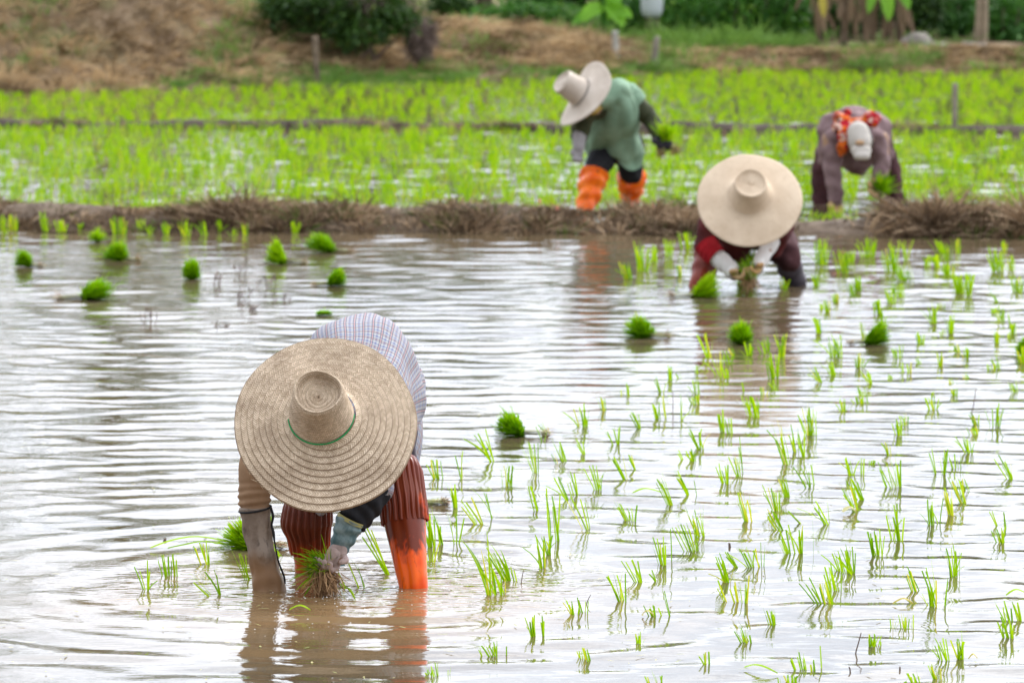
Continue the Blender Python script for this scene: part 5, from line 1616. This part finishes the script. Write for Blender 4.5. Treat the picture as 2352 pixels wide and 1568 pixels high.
# brown jersey sleeve, mud glove, black ties on the viewer's left arm
g = Geo()
tube(g, [shA, W(590, 1060, 12.99), W(584, 1110, 12.985), W(584, 1140, 12.98), W(586, 1170, 12.98)], [0.05, 0.047, 0.0445, 0.0445, 0.0405], 44, 36, lambda th, s: 0.0032 * np.sin(s * 46 + 1.8 * np.sin(th + 0.5)) * np.clip(s * 2 - 0.7, 0, 1) + 0.0015 * np.sin(4 * th + 9 * s))
g.build('jersey_sleeve', M['brown_sleeve'], p1)
g = Geo()
gp = [(586, 1164, 0.0425), (587, 1185, 0.0420), (589, 1215, 0.0405), (597, 1255, 0.0380), (607, 1295, 0.0385), (614, 1325, 0.0420), (619, 1352, 0.0465), (621, 1374, 0.0500), (622, 1400, 0.047)]
tube(g, [W(a, b, 12.97) for a, b, _ in gp], [(r, r * 0.92) for _, _, r in gp], 56, 40, lambda th, s: 0.0016 * np.sin(s * 30 + 2 * np.sin(th)) + 0.0022 * np.sin(3 * th + 8 * s) + 0.0012 * np.sin(7 * th - 15 * s))
glA = g.build('glove', M['glove'], p1, label='long grey mud-coated glove reaching into the water')
th = np.linspace(0, 2 * PI, 24)
cc = W(586, 1168, 12.97)
g = Geo()
tube(g, cc + np.stack([0.0445 * np.cos(th), 0.041 * np.sin(th), 0.007 * np.cos(th) + 0.003 * np.sin(th)], 1), [0.0030] * 24, 70, 6, None, False, ref=(0, 0, 1))
tube(g, [W(a, b, 12.945) for a, b in ((622, 1165), (627, 1185), (624, 1205), (628, 1222), (630, 1240))], [0.0035, 0.004, 0.003, 0.004, 0.0028], 20, 6)
tube(g, [W(a, b, 12.95) for a, b in ((630, 1240), (634, 1262), (640, 1290), (652, 1322), (655, 1340))], [0.0025, 0.0022, 0.0024, 0.003, 0.002], 20, 6)
g.build('glove_tie', M['black_cord'], p1)
# black sleeve, camouflage oversleeve and pinkish hand on the viewer's right arm
g = Geo()
tube(g, [shB, W(870, 1085, 13.03), W(858, 1135, 13.0), W(838, 1165, 12.99), W(815, 1192, 12.975), W(803, 1206, 12.97)], [0.05, 0.045, 0.042, 0.043, 0.0425, 0.038], 44, 36, lambda th, s: 0.0032 * np.sin(s * 38 + 2 * np.sin(th)) + 0.0018 * np.sin(5 * th + 7 * s))
g.build('jersey_sleeve', M['black'], p1, label='black jersey sleeve')
g = Geo()
gp = [(807, 1192, 0.0395), (800, 1206, 0.0385), (793, 1226, 0.0345), (784, 1246, 0.0300), (777, 1262, 0.0265), (772, 1280, 0.0275), (771, 1297, 0.0255)]
tube(g, [W(a, b, 12.955) for a, b, _ in gp], [r for _, _, r in gp], 44, 36, lambda th, s: 0.0020 * np.sin(s * 30 + 2 * np.sin(th + 1)) + 0.0012 * np.sin(6 * th), False)
ov = g.build('oversleeve', M['glove_camo'], p1, label='blue green camouflage oversleeve')
g = Geo()
e0, e1 = W(808, 1189, 12.955), W(804, 1197, 12.955)
tube(g, [e0, e1], [0.0405, 0.0405], 4, 36, None, False)
g.build('hem', M['stalk'], ov)
hc = hand_caps(W(778, 1262, 12.935), W(756, 1296, 12.905), (-0.5, -0.70, -0.5), 1.0, 0.86, -1, 0.0175)
gl = [(a, r0 + 0.0006, b, r1 + 0.0006) for a, r0, b, r1 in hc]
gl += limb((W(766, 1270, 12.90), 0.016), (W(750, 1290, 12.885), 0.0135), (W(733, 1304, 12.88), 0.0105), (W(722, 1312, 12.88), 0.008))
hb_ = blob(gl, 0.0032, 'glove', M['glove_pink'], p1, None, 2)
hb_['label'] = 'pinkish muddy hand glove gripping the seedlings'
# trousers
tr = limb((hipA, 0.105), (hipB, 0.105)) + limb((hipA, 0.095), (knA + (0, 0, 0.03), 0.056)) + limb((hipB, 0.098), (knB * 0.8 + hipB * 0.2, 0.062))
blob(tr, 0.009, 'trousers', M['dark_trousers'], p1, None, 4, 0.003, 70)
# boots: shaft plus ribbed fold-down cuff
ptsA = [(708, 1160, 13.27, 0.060), (706, 1200, 13.275, 0.058), (710, 1240, 13.285, 0.051), (714, 1290, 13.30, 0.047), (716, 1330, 13.31, 0.0455)]
g = Geo()
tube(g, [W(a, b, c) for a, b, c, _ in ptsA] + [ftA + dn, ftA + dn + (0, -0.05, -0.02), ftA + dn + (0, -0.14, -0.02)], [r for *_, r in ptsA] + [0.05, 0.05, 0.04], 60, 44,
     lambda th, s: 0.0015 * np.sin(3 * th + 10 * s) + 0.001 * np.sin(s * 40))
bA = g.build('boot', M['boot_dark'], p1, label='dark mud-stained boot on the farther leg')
g = Geo()
rib = lambda n, a: (lambda th, s: a * (np.abs(np.sin(n * th / 2 + 0.15 * np.sin(5 * s))) - 0.5) * np.clip(s * 6, 0, 1))
tube(g, [W(708, 1150, 13.268), W(706, 1180, 13.27), W(705, 1200, 13.274), W(709, 1228, 13.28), W(712, 1265, 13.29)], [0.066, 0.070, 0.072, 0.061, 0.055], 44, 176, rib(22, 0.0080), False)
g.build('cuff', M['boot_dark'], bA)
ptsB = [(912, 1066, 13.19, 0.060), (917, 1110, 13.15, 0.062), (925, 1155, 13.12, 0.062), (931, 1205, 13.09, 0.0585), (937, 1250, 13.065, 0.0535), (943, 1300, 13.04, 0.0475), (951, 1368, 13.02, 0.0410)]
g = Geo()
tube(g, [W(a, b, c) for a, b, c, _ in ptsB] + [ftB + dn, ftB + dn + (0.01, -0.05, -0.02), ftB + dn + (0.02, -0.14, -0.02)], [(r, r * 1.05) for *_, r in ptsB] + [0.046, 0.048, 0.04], 70, 48,
     lambda th, s: 0.0016 * np.sin(2 * th + 9 * s) - 0.007 * np.exp(-((th - 1.85) / 0.22) ** 2) - 0.003 * np.exp(-((th - 1.1) / 0.2) ** 2) * np.clip(s * 3 - 0.9, 0, 1))
bB = g.build('boot', M['boot'], p1, label='boot with a wet bright orange shin on the nearer leg')
g = Geo()
tube(g, [W(913, 1072, 13.185), W(917, 1100, 13.16), W(922, 1140, 13.135), W(928, 1175, 13.11), W(931, 1200, 13.10)], [0.063, 0.066, 0.066, 0.065, 0.0645], 44, 192, rib(24, 0.0095), False)
g.build('cuff', M['boot'], bB)
hat(p1, hatc, ax, 0.248, 0.084, 0.064, 0.160, 'straw', 0.030, 0.010, ringw=0.0158, pitch=0.0070, cord='cord', seed=0.7, ref=(1, 0, 0.05), oval=0.07, dent=0.03, cx=-0.011)


# loose straw ends along the rim and the plaits of the big hat
ex, ey, ez = frame(ax, (1, 0, 0.05))
g = Geo()
k = 130
th = rng.uniform(0, 2 * PI, k)
q = np.where(rng.uniform(0, 1, k) < 0.6, 1.0, rng.uniform(0.35, 1, k))
rad_ = 0.084 + (0.248 - 0.084) * q
rad_ = rad_ * (1 + q * 0.07 * np.sin(th) ** 2)
pos_ = hatc + (rad_ * np.cos(th))[:, None] * ex + (rad_ * np.sin(th))[:, None] * ey + (-0.030 * q ** 1.4 + 0.002)[:, None] * ez
rdir_ = np.cos(th)[:, None] * ex + np.sin(th)[:, None] * ey
tdir_ = -np.sin(th)[:, None] * ex + np.cos(th)[:, None] * ey
blades(g, pos_, rdir_ * rng.uniform(0.1, 0.6, k)[:, None] + tdir_ * rng.choice([-1, 1], k)[:, None] + ez * 0.25, rng.uniform(0.006, 0.018, k), 0.0013, np.zeros(3), 2, 0.4)
g.build('frayed_straw', M['stalk_straw'], next(c for c in p1.children if c.name.startswith('straw_hat')))


def held_bundle(root, grip, ldir, rdir, n, ll, spread, lw=0.005, rn=120, rl=0.06, leaf='rice_muddy', rspread=0.6, root_off=0.02):
    grip, ldir, rdir = np.asarray(grip, float), unit(np.asarray(ldir, float)), unit(np.asarray(rdir, float))
    g = Geo()
    d = ldir + rng.normal(0, spread, (n, 3))
    blades(g, grip + rng.normal(0, 0.010, (n, 3)) - ldir * 0.01, d, ll * rng.uniform(0.5, 1.05, n), lw * rng.uniform(0.7, 1.2, n), np.stack([rng.normal(0, 0.02, n), rng.normal(0, 0.02, n), -np.abs(rng.normal(0.01, 0.02, n))], 1), 4, 0.3)
    g.build('leaves', M[leaf], root)
    g = Geo()
    k = 50
    blades(g, grip - rdir * 0.02 + rng.normal(0, 0.010, (k, 3)), rdir + rng.normal(0, 0.12, (k, 3)), 0.045, 0.004, np.zeros(3), 2, 0.8)
    g.build('stalks', M['stalk'], root)
    g = Geo()
    b0 = grip + rdir * root_off + rng.normal(0, 0.016, (rn, 3))
    dv = rdir + rng.normal(0, rspread, (rn, 3))
    blades(g, b0, dv, rl * rng.uniform(0.4, 1.1, rn), 0.0032, np.stack([rng.normal(0, 0.014, rn), rng.normal(0, 0.01, rn), -np.abs(rng.normal(0.008, 0.012, rn))], 1), 4, 0.35)
    g.build('roots', M['root'], root)


gr = W(744, 1304, 12.895)
root = empty('seedling_bundle', gr)
props(root, 'muddy seedling bundle with dangling brown roots held in the pinkish gloved hand', 'seedling bundle')
held_bundle(root, gr, W(692, 1262, 12.87) - gr, W(753, 1345, 12.865) - gr, 230, 0.085, 0.34, 0.0052, 520, 0.048, 'rice_muddy', 0.5, 0.022)
g = Geo()
for a, b in ((690, 1372), (702, 1355), (680, 1345), (668, 1318)):
    q = W(a, b, 12.86)
    s0 = gr + (q - gr) * 0.25
    blades(g, s0[None], (q - s0)[None], np.array([np.linalg.norm(q - s0)]), np.array([0.006]), np.array([[0, 0, -0.012]]), 6, 0.15)
g.build('leaves', M['rice_muddy'], root)

# ======================= standing farmer in a green tunic, on the far side of the bund
B = np.array((0.52, 26.5, 0.0))
yh = 26.55
hipA, hipB = W(1398, 335, yh), W(1440, 335, yh + 0.05)
pel, chest, neck = W(1418, 328, yh), W(1408, 235, yh - 0.22), W(1375, 215, yh - 0.33)
ax = unit(np.array((-0.78, -0.37, 0.52)))
hatc = W(1338, 217, yh - 0.42)
headc = hatc - ax * 0.03
face = np.array((-0.4, -0.6, -0.8))
shA, shB = W(1352, 255, yh - 0.30), W(1440, 222, yh - 0.18)
elA, wrA, hA = W(1333, 303, yh - 0.28), W(1329, 340, yh - 0.34), W(1327, 362, yh - 0.36)
elB, wrB, hB = W(1493, 272, yh - 0.16), W(1516, 312, yh - 0.26), W(1524, 335, yh - 0.30)
knA, ftA = W(1366, 395, 26.40), W(1341, 492, 26.28)
knB, ftB = W(1450, 400, 26.62), W(1449, 470, 26.80)
dn = np.array((0, 0.0, -0.18))
body = limb((hipA, 0.09), (hipB, 0.09)) + limb((pel, 0.11), ((pel + chest) / 2, 0.10), (chest, 0.10), (neck, 0.05), (headc - ax * 0.05, 0.05))
body += limb((chest, 0.08), (shA, 0.05), (elA, 0.036), (wrA, 0.026)) + limb((chest, 0.08), (shB, 0.05), (elB, 0.036), (wrB, 0.026))
body += limb((hipA, 0.08), (knA, 0.05), (ftA, 0.034), (ftA + dn, 0.034), (ftA + dn + (-0.02, -0.12, 0), 0.03)) + limb((hipB, 0.08), (knB, 0.05), (ftB, 0.034), (ftB + dn, 0.034), (ftB + dn + (0, -0.12, 0), 0.03))
body += head_caps(headc, ax, face) + hand_caps(wrA, hA, (0, -1, 0), 0.9, 0.7, 1) + hand_caps(wrB, hB, (0.3, -1, 0), 1.0, 0.9, 1)
p2 = blob(body, 0.008, 'person', M['skin'], None, B, 3)
props(p2, 'person stooping beyond the bund in sage green tunic, pale hat and bright orange boots', 'person', 'farmers planting rice')
eyes_and_hair(p2, headc, ax, face)
g = Geo()
rg = [(W(1380, 212, yh - 0.32), 0.07, 0.07), (W(1404, 222, yh - 0.26), 0.118, 0.105), (W(1410, 255, yh - 0.18), 0.136, 0.12), (W(1408, 300, yh - 0.08), 0.146, 0.125), (W(1410, 340, yh), 0.158, 0.13), (W(1412, 372, yh + 0.02), 0.166, 0.135)]
tun = lambda th, s: 0.016 * (np.abs(np.sin(3.5 * th + 4 * s)) - 0.6) * s + 0.020 * (np.abs(np.sin(s * 8 + 1.8 * np.sin(th + 0.7))) - 0.6) + 0.010 * (np.abs(np.sin(4 * th - 7 * s)) - 0.6)
hem = lambda th, s: np.clip(s - 0.55, 0, 1) ** 2 / 0.2 * (0.105 * np.exp(-((th - 1.85) / 0.42) ** 2) + 0.10 * np.exp(-((th - 4.5) / 0.4) ** 2) - 0.030 * np.exp(-((th - 0.75) / 0.6) ** 2) + 0.02 * np.exp(-((th - 3.1) / 0.5) ** 2))
tube(g, [r[0] for r in rg], [(r[1], r[2]) for r in rg], 56, 64, tun, False, lift=hem)
g.build('tunic', M['green_tunic'], p2)
g = Geo()
tube(g, [W(1362, 226, yh - 0.42), W(1380, 222, yh - 0.36), W(1398, 212, yh - 0.30)], [0.060, 0.078, 0.088], 12, 28, lambda th, s: 0.006 * np.sin(3 * th + 4 * s), False)
g.build('collar', M['green_tunic'], p2)
g = Geo()
tube(g, [chest * 0.6 + shB * 0.4, shB, shB * 0.6 + elB * 0.4], [0.10, 0.082, 0.074], 16, 28, lambda th, s: 0.006 * (np.abs(np.sin(3 * th + 6 * s)) - 0.5), False)
g.build('short_sleeve', M['green_tunic'], p2)
g = Geo()
tube(g, [chest * 0.5 + shA * 0.5, shA, elA, W(1331, 316, yh - 0.30)], [0.07, 0.058, 0.050, 0.046], 24, 24, wrinkle(0.004))
g.build('sleeve', M['olive_sleeve'], p2)
g = Geo()
tube(g, [chest * 0.5 + shB * 0.5, shB, (shB + elB) / 2, elB, wrB], [0.085, 0.068, 0.056, 0.050, 0.040], 30, 24, wrinkle(0.004))
g.build('sleeve', M['olive_sleeve'], p2)
blob([(a, r0 + 0.006, b, r1 + 0.006) for a, r0, b, r1 in hand_caps(wrA, hA, (0, -1, 0), 0.9, 0.7, 1)] + limb((W(1331, 312, yh - 0.30), 0.042), (wrA, 0.034)), 0.006, 'glove', M['grey_glove'], p2, None, 2)['label'] = 'pale grey glove'
blob([(a, r0 + 0.008, b, r1 + 0.008) for a, r0, b, r1 in hand_caps(wrB, hB, (0.3, -1, 0), 1.0, 0.95, 1)] + limb((wrB - (wrB - elB) * 0.2, 0.038), (wrB, 0.036)), 0.006, 'glove', M['navy_glove'], p2, None, 2)['label'] = 'dark glove'
blob(limb((W(1346, 258, yh - 0.44), 0.030), (W(1358, 248, yh - 0.44), 0.042), (W(1368, 236, yh - 0.40), 0.05)), 0.010, 'scarf', M['scarf_yellow'], p2, None, 3, 0.003, 80)
blob(limb((hipA, 0.10), (hipB, 0.10)) + limb((hipA, 0.092), (knA, 0.070)) + limb((hipB, 0.092), (knB, 0.066)), 0.010, 'trousers', M['black'], p2, None, 3, 0.003, 60)
for kn, ft, nm in ((knA, ftA, 0), (knB, ftB, 1)):
    g = Geo()
    m1 = kn * 0.55 + ft * 0.45
    tube(g, [kn + (0, 0, -0.012), kn * 0.8 + ft * 0.2, m1, kn * 0.3 + ft * 0.7, ft, ft + dn, ft + dn + (0, -0.12, -0.01)], [0.078, 0.078, 0.068, 0.060, 0.046, 0.05, 0.04], 44, 28,
         lambda th, s: 0.010 * np.sin(s * 30 + 2.2 * np.sin(th + 1)) * np.clip(1 - s, 0, 1) + 0.004 * np.sin(3 * th + 20 * s))
    g.build('boot', M['boot_clean'], p2)
hat(p2, hatc, ax, 0.205, 0.078, 0.066, 0.150, 'straw_pale', 0.012, 0.006, ringw=0.02, fine=False, seed=2.0, ref=(0.5, 0.2, 0.9), curl=0.030, ca=0.3, cord='black_cord')
gr = W(1532, 322, yh - 0.33)
root = empty('seedling_bundle', gr)
props(root, 'seedling bundle with two brown root balls hanging from the dark glove', 'seedling bundle')
held_bundle(root, gr, (-0.08, -0.1, 1), (0.25, -0.1, -1), 260, 0.135, 0.26, 0.007, 10, 0.03, 'rice')
for a, b in ((1518, 352), (1551, 345)):
    q = W(a, b, yh - 0.34)
    g = Geo()
    k = 60
    blades(g, gr + rng.normal(0, 0.008, (k, 3)), (q - gr) + rng.normal(0, 0.010, (k, 3)), np.linalg.norm(q - gr), 0.004, np.zeros(3), 2, 0.8)
    g.build('stalks', M['stalk'], root)
    g = Geo()
    k = 160
    blades(g, q + rng.normal(0, 0.014, (k, 3)), rng.normal(0, 1, (k, 3)), 0.022, 0.004, np.zeros(3), 2, 0.6)
    g.build('roots', M['root'], root)

# ======================= crouched farmer in maroon, this side of the bund
B = np.array((1.06, 22.05, 0.0))
hipA, hipB = W(1668, 520, 22.35), W(1770, 522, 22.35)
pel, chest, neck = W(1718, 515, 22.38), W(1715, 510, 22.02), W(1718, 495, 21.85)
ax = unit(np.array((-0.01, -0.81, 0.585)))
hatc = W(1722, 452, 21.70)
headc = hatc - ax * 0.035
face = np.array((0, -0.55, -0.83))
shA, shB = W(1637, 515, 21.90), W(1792, 515, 21.90)
elA, wrA, hA = W(1624, 566, 21.84), W(1684, 622, 21.72), W(1702, 638, 21.68)
elB, wrB, hB = W(1772, 555, 21.82), W(1742, 608, 21.72), W(1732, 626, 21.68)
knA, ftA = W(1626, 585, 22.10), W(1606, 668, 22.02)
knB, ftB = W(1800, 575, 22.10), W(1828, 654, 22.18)
dn = np.array((0, 0.0, -0.18))
body = limb((hipA, 0.09), (hipB, 0.09)) + limb((pel, 0.115), ((pel + chest) / 2, 0.105), (chest, 0.105), (neck, 0.05), (headc - ax * 0.05, 0.05))
body += limb((chest, 0.085), (shA, 0.05), (elA, 0.036), (wrA, 0.026)) + limb((chest, 0.085), (shB, 0.05), (elB, 0.034), (wrB, 0.024))
body += limb((hipA, 0.085), (knA, 0.05), (ftA, 0.036), (ftA + dn, 0.036), (ftA + dn + (0, -0.12, 0), 0.03)) + limb((hipB, 0.085), (knB, 0.05), (ftB, 0.036), (ftB + dn, 0.036), (ftB + dn + (0.02, -0.12, 0), 0.03))
body += head_caps(headc, ax, face) + hand_caps(wrA, hA, (0.7, -0.6, 0.3), 0.9, 0.92, 1, 0.018) + hand_caps(wrB, hB, (-0.7, -0.6, 0.3), 0.9, 0.87, -1, 0.018)
p3 = blob(body, 0.007, 'person', M['skin'], None, B, 3)
props(p3, 'person crouching low in dark maroon clothes and white arm sleeves under a tan straw hat', 'person', 'farmers planting rice')
eyes_and_hair(p3, headc, ax, face)
shirt = limb((pel, 0.13), ((pel + chest) / 2, 0.125), (chest, 0.125), (neck, 0.07)) + limb((chest, 0.10), (shA, 0.072), (elA, 0.060), (W(1637, 580, 21.80), 0.052)) + limb((chest, 0.10), (shB, 0.070), (W(1788, 540, 21.85), 0.056))
shirt += limb((W(1690, 540, 22.0), 0.085), (W(1690, 575, 22.0), 0.065)) + limb((W(1785, 545, 21.95), 0.05), (W(1782, 575, 21.95), 0.04))
blob(shirt, 0.010, 'shirt', M['maroon'], p3, None, 4, 0.004, 60)
g = Geo()
tube(g, [W(1622, 562, 21.82), W(1634, 578, 21.795), W(1648, 592, 21.77)], [0.057, 0.055, 0.047], 16, 24, wrinkle(0.002), False)
g.build('cuff', M['red_cuff'], p3)
g = Geo()
tube(g, [W(1772, 548, 21.83), W(1768, 558, 21.82), W(1762, 565, 21.80)], [0.040, 0.036, 0.030], 12, 20, None, False)
g.build('cuff', M['red_cuff'], p3)
g = Geo()
tube(g, [W(1640, 585, 21.79), W(1660, 602, 21.76), W(1680, 619, 21.73), W(1690, 629, 21.70)], [0.044, 0.042, 0.038, 0.036], 24, 24, wrinkle(0.002))
g.build('arm_sleeve', M['white_glove'], p3)
g = Geo()
tube(g, [W(1786, 530, 21.86), W(1773, 553, 21.82), W(1757, 580, 21.78), W(1744, 603, 21.73), W(1737, 616, 21.70)], [0.046, 0.040, 0.036, 0.033, 0.033], 24, 24, wrinkle(0.002))
g.build('arm_sleeve', M['white_glove'], p3)
for a, b, sd_, s in ((wrA, hA, 1, 1.0), (wrB, hB, -1, 0.95)):
    blob([(q, r0 + 0.0015, t, r1 + 0.0015) for q, r0, t, r1 in hand_caps(a, b, (0.7 * sd_, -0.6, 0.3), 0.9, s, sd_, 0.018)], 0.004, 'glove', M['tan_glove'], p3, None, 2)
blob(limb((hipA, 0.10), (hipB, 0.10)) + limb((hipA, 0.098), (knA, 0.068)) + limb((hipB, 0.098), (knB, 0.078), (W(1812, 595, 22.08), 0.062)), 0.010, 'trousers', M['maroon_trousers'], p3, None, 3, 0.004, 60)
for kn, ft, mt, lab in ((knA, ftA, 'boot_red', 'dark red boot'), (W(1806, 590, 22.10), ftB, 'boot_grey', 'dark grey boot')):
    g = Geo()
    tube(g, [kn + (0, 0, 0.01), kn * 0.6 + ft * 0.4, ft, ft + dn, ft + dn + (0, -0.13, -0.01)], [0.064, 0.060, 0.050, 0.05, 0.04], 36, 28, lambda th, s: 0.003 * np.sin(s * 30 + 1.5 * np.sin(th)))
    g.build('boot', M[mt], p3, label=lab)
hat(p3, hatc, ax, 0.246, 0.100, 0.073, 0.120, 'straw_tan', 0.030, 0.004, ringw=0.02, fine=False, seed=3.3)
gr = W(1720, 632, 21.64)
root = empty('seedling_bundle', gr)
props(root, 'seedling bundle with muddy roots between the two tan gloves of the maroon-clad farmer', 'seedling bundle')
held_bundle(root, gr, W(1700, 590, 21.75) - gr, (0.3, -0.1, -0.9), 200, 0.12, 0.3, 0.006, 160, 0.05, 'rice_muddy', 0.6)
gr = W(1712, 650, 22.3)
root = empty('seedling_bundle', gr)
props(root, 'pale green seedling bundle standing behind the hands of the maroon-clad farmer', 'seedling bundle')
g = Geo()
k = 120
blades(g, gr + rng.normal(0, 0.02, (k, 3)) * (1, 1, 0.2), np.array((0, 0, 1.0)) + rng.normal(0, 0.14, (k, 3)), rng.uniform(0.12, 0.20, k), 0.006, np.zeros(3), 3, 0.6)
g.build('leaves', M['rice'], root)

# ======================= bent farmer with white cap and red scarf, right rear
B = np.array((1.97, 26.95, 0.0))
yh = 27.15
hipA, hipB = W(1922, 300, yh), W(2005, 300, yh)
pel, chest, neck = W(1963, 292, yh), W(1966, 305, yh - 0.34), W(1970, 310, yh - 0.46)
ax = unit(np.array((0.05, -0.86, -0.50)))
headc = W(1974, 322, yh - 0.58)
face = np.array((0.02, 0.35, -0.93))
shA, shB = W(1908, 318, yh - 0.36), W(2022, 320, yh - 0.36)
elA, wrA, hA = W(1912, 400, yh - 0.40), W(1921, 458, yh - 0.42), W(1923, 478, yh - 0.43)
elB, wrB, hB = W(2030, 385, yh - 0.40), W(2008, 420, yh - 0.48), W(2003, 436, yh - 0.50)
knA, ftA = W(1890, 400, yh + 0.02), W(1888, 478, yh)
knB, ftB = W(2045, 400, yh + 0.02), W(2056, 478, yh)
dn = np.array((0, 0.0, -0.18))
body = limb((hipA, 0.09), (hipB, 0.09)) + limb((pel, 0.11), ((pel + chest) / 2, 0.105), (chest, 0.105), (neck, 0.05), (headc - ax * 0.05, 0.05))
body += limb((chest, 0.085), (shA, 0.05), (elA, 0.036), (wrA, 0.026)) + limb((chest, 0.085), (shB, 0.05), (elB, 0.034), (wrB, 0.024))
body += limb((hipA, 0.085), (knA, 0.05), (ftA, 0.036), (ftA + dn, 0.036), (ftA + dn + (0, -0.12, 0), 0.03)) + limb((hipB, 0.085), (knB, 0.05), (ftB, 0.036), (ftB + dn, 0.036), (ftB + dn + (0, -0.12, 0), 0.03))
body += head_caps(headc, ax, face, 0.95) + hand_caps(wrA, hA, (0.3, -1, 0), 0.6, 0.9, 1) + hand_caps(wrB, hB, (0.6, -0.8, 0), 0.9, 0.9, 1)
p4 = blob(body, 0.008, 'person', M['skin'], None, B, 3)
props(p4, 'person bent over in mauve shirt with off-white cap and red neck scarf, right rear', 'person', 'farmers planting rice')
eyes_and_hair(p4, headc, ax, face, 0.95)
shirt = limb((hipA, 0.115), (hipB, 0.115)) + limb((pel, 0.13), ((pel + chest) / 2, 0.13), (chest, 0.125), (neck, 0.07)) + limb((chest, 0.10), (shA + (0.015, 0, 0), 0.062), (elA, 0.054), (wrA, 0.043)) + limb((chest, 0.10), (shB - (0.015, 0, 0), 0.06), (elB - (0.01, 0, 0), 0.050), (W(2015, 408, yh - 0.45), 0.040))
shirt += limb((W(1935, 340, yh - 0.2), 0.09), (W(1968, 375, yh - 0.2), 0.07), (W(1972, 388, yh - 0.2), 0.03)) + limb((W(2000, 340, yh - 0.2), 0.09), (W(1972, 375, yh - 0.2), 0.07)) + limb((W(1902, 330, yh - 0.05), 0.062), (W(1897, 365, yh - 0.02), 0.056)) + limb((W(2026, 330, yh - 0.05), 0.058), (W(2034, 360, yh - 0.02), 0.050))
blob(shirt, 0.010, 'shirt', M['mauve_shirt'], p4, None, 4, 0.004, 55)
blob(limb((hipA, 0.10), (hipB, 0.10)) + limb((hipA, 0.096), (knA, 0.072), (ftA, 0.056), (ftA + dn, 0.05)) + limb((hipB, 0.096), (knB, 0.070), (ftB, 0.052), (ftB + dn, 0.05)), 0.010, 'trousers', M['maroon_trousers'], p4, None, 3, 0.004, 60)
cp = limb((W(1974, 318, yh - 0.585) - ax * 0.02, 0.072), (W(1975, 322, yh - 0.60), 0.068))
capo = blob([(W(1971, 304, yh - 0.62), 0.064, W(1975, 326, yh - 0.64), 0.068)], 0.008, 'cap', M['cap'], p4, None, 3)
blob(limb((W(1966, 346, yh - 0.69), 0.030), (W(1990, 346, yh - 0.69), 0.030)) + limb((W(1970, 358, yh - 0.71), 0.026), (W(1989, 358, yh - 0.71), 0.026)), 0.007, 'visor', M['cap'], capo, None, 3)
blob(limb((W(1970, 328, yh - 0.705), 0.014), (W(1980, 328, yh - 0.705), 0.014)), 0.004, 'badge', M['cap_mark'], capo, None, 1)
sc = limb((W(1925, 268, yh - 0.40), 0.030), (W(1938, 280, yh - 0.48), 0.038), (W(1950, 295, yh - 0.52), 0.038), (W(1942, 312, yh - 0.56), 0.044), (W(1936, 335, yh - 0.58), 0.034), (W(1932, 355, yh - 0.58), 0.016))
sc += limb((W(1950, 292, yh - 0.52), 0.032), (W(1922, 295, yh - 0.52), 0.030)) + limb((W(1925, 268, yh - 0.40), 0.030), (W(1945, 262, yh - 0.38), 0.025))
sc += limb((W(1990, 278, yh - 0.48), 0.030), (W(2000, 270, yh - 0.46), 0.036), (W(2012, 272, yh - 0.44), 0.026)) + limb((W(1998, 278, yh - 0.48), 0.030), (W(2008, 284, yh - 0.48), 0.025))
sc += limb((W(1950, 285, yh - 0.46), 0.03), (W(1990, 280, yh - 0.44), 0.03))
blob([(a, r0 * 1.12, b, r1 * 1.12) for a, r0, b, r1 in sc], 0.008, 'scarf', M['scarf_red'], p4, None, 4, 0.004, 75)
for a, b, sd_ in ((wrA, hA, (0.3, -1, 0)), (wrB, hB, (0.6, -0.8, 0))):
    blob([(q, r0 + 0.004, t, r1 + 0.004) for q, r0, t, r1 in hand_caps(a, b, sd_, 0.7, 0.9, 1)], 0.006, 'glove', M['tan_glove'], p4, None, 2)
gr = W(2022, 440, yh - 0.52)
root = empty('seedling_bundle', gr)
props(root, 'dark green seedling bundle in the hand of the farmer with the white cap', 'seedling bundle')
held_bundle(root, gr, (0.25, -0.1, 1), (0.15, -0.1, -1), 320, 0.13, 0.34, 0.006, 120, 0.06, 'rice_dense', 0.45, 0.05)
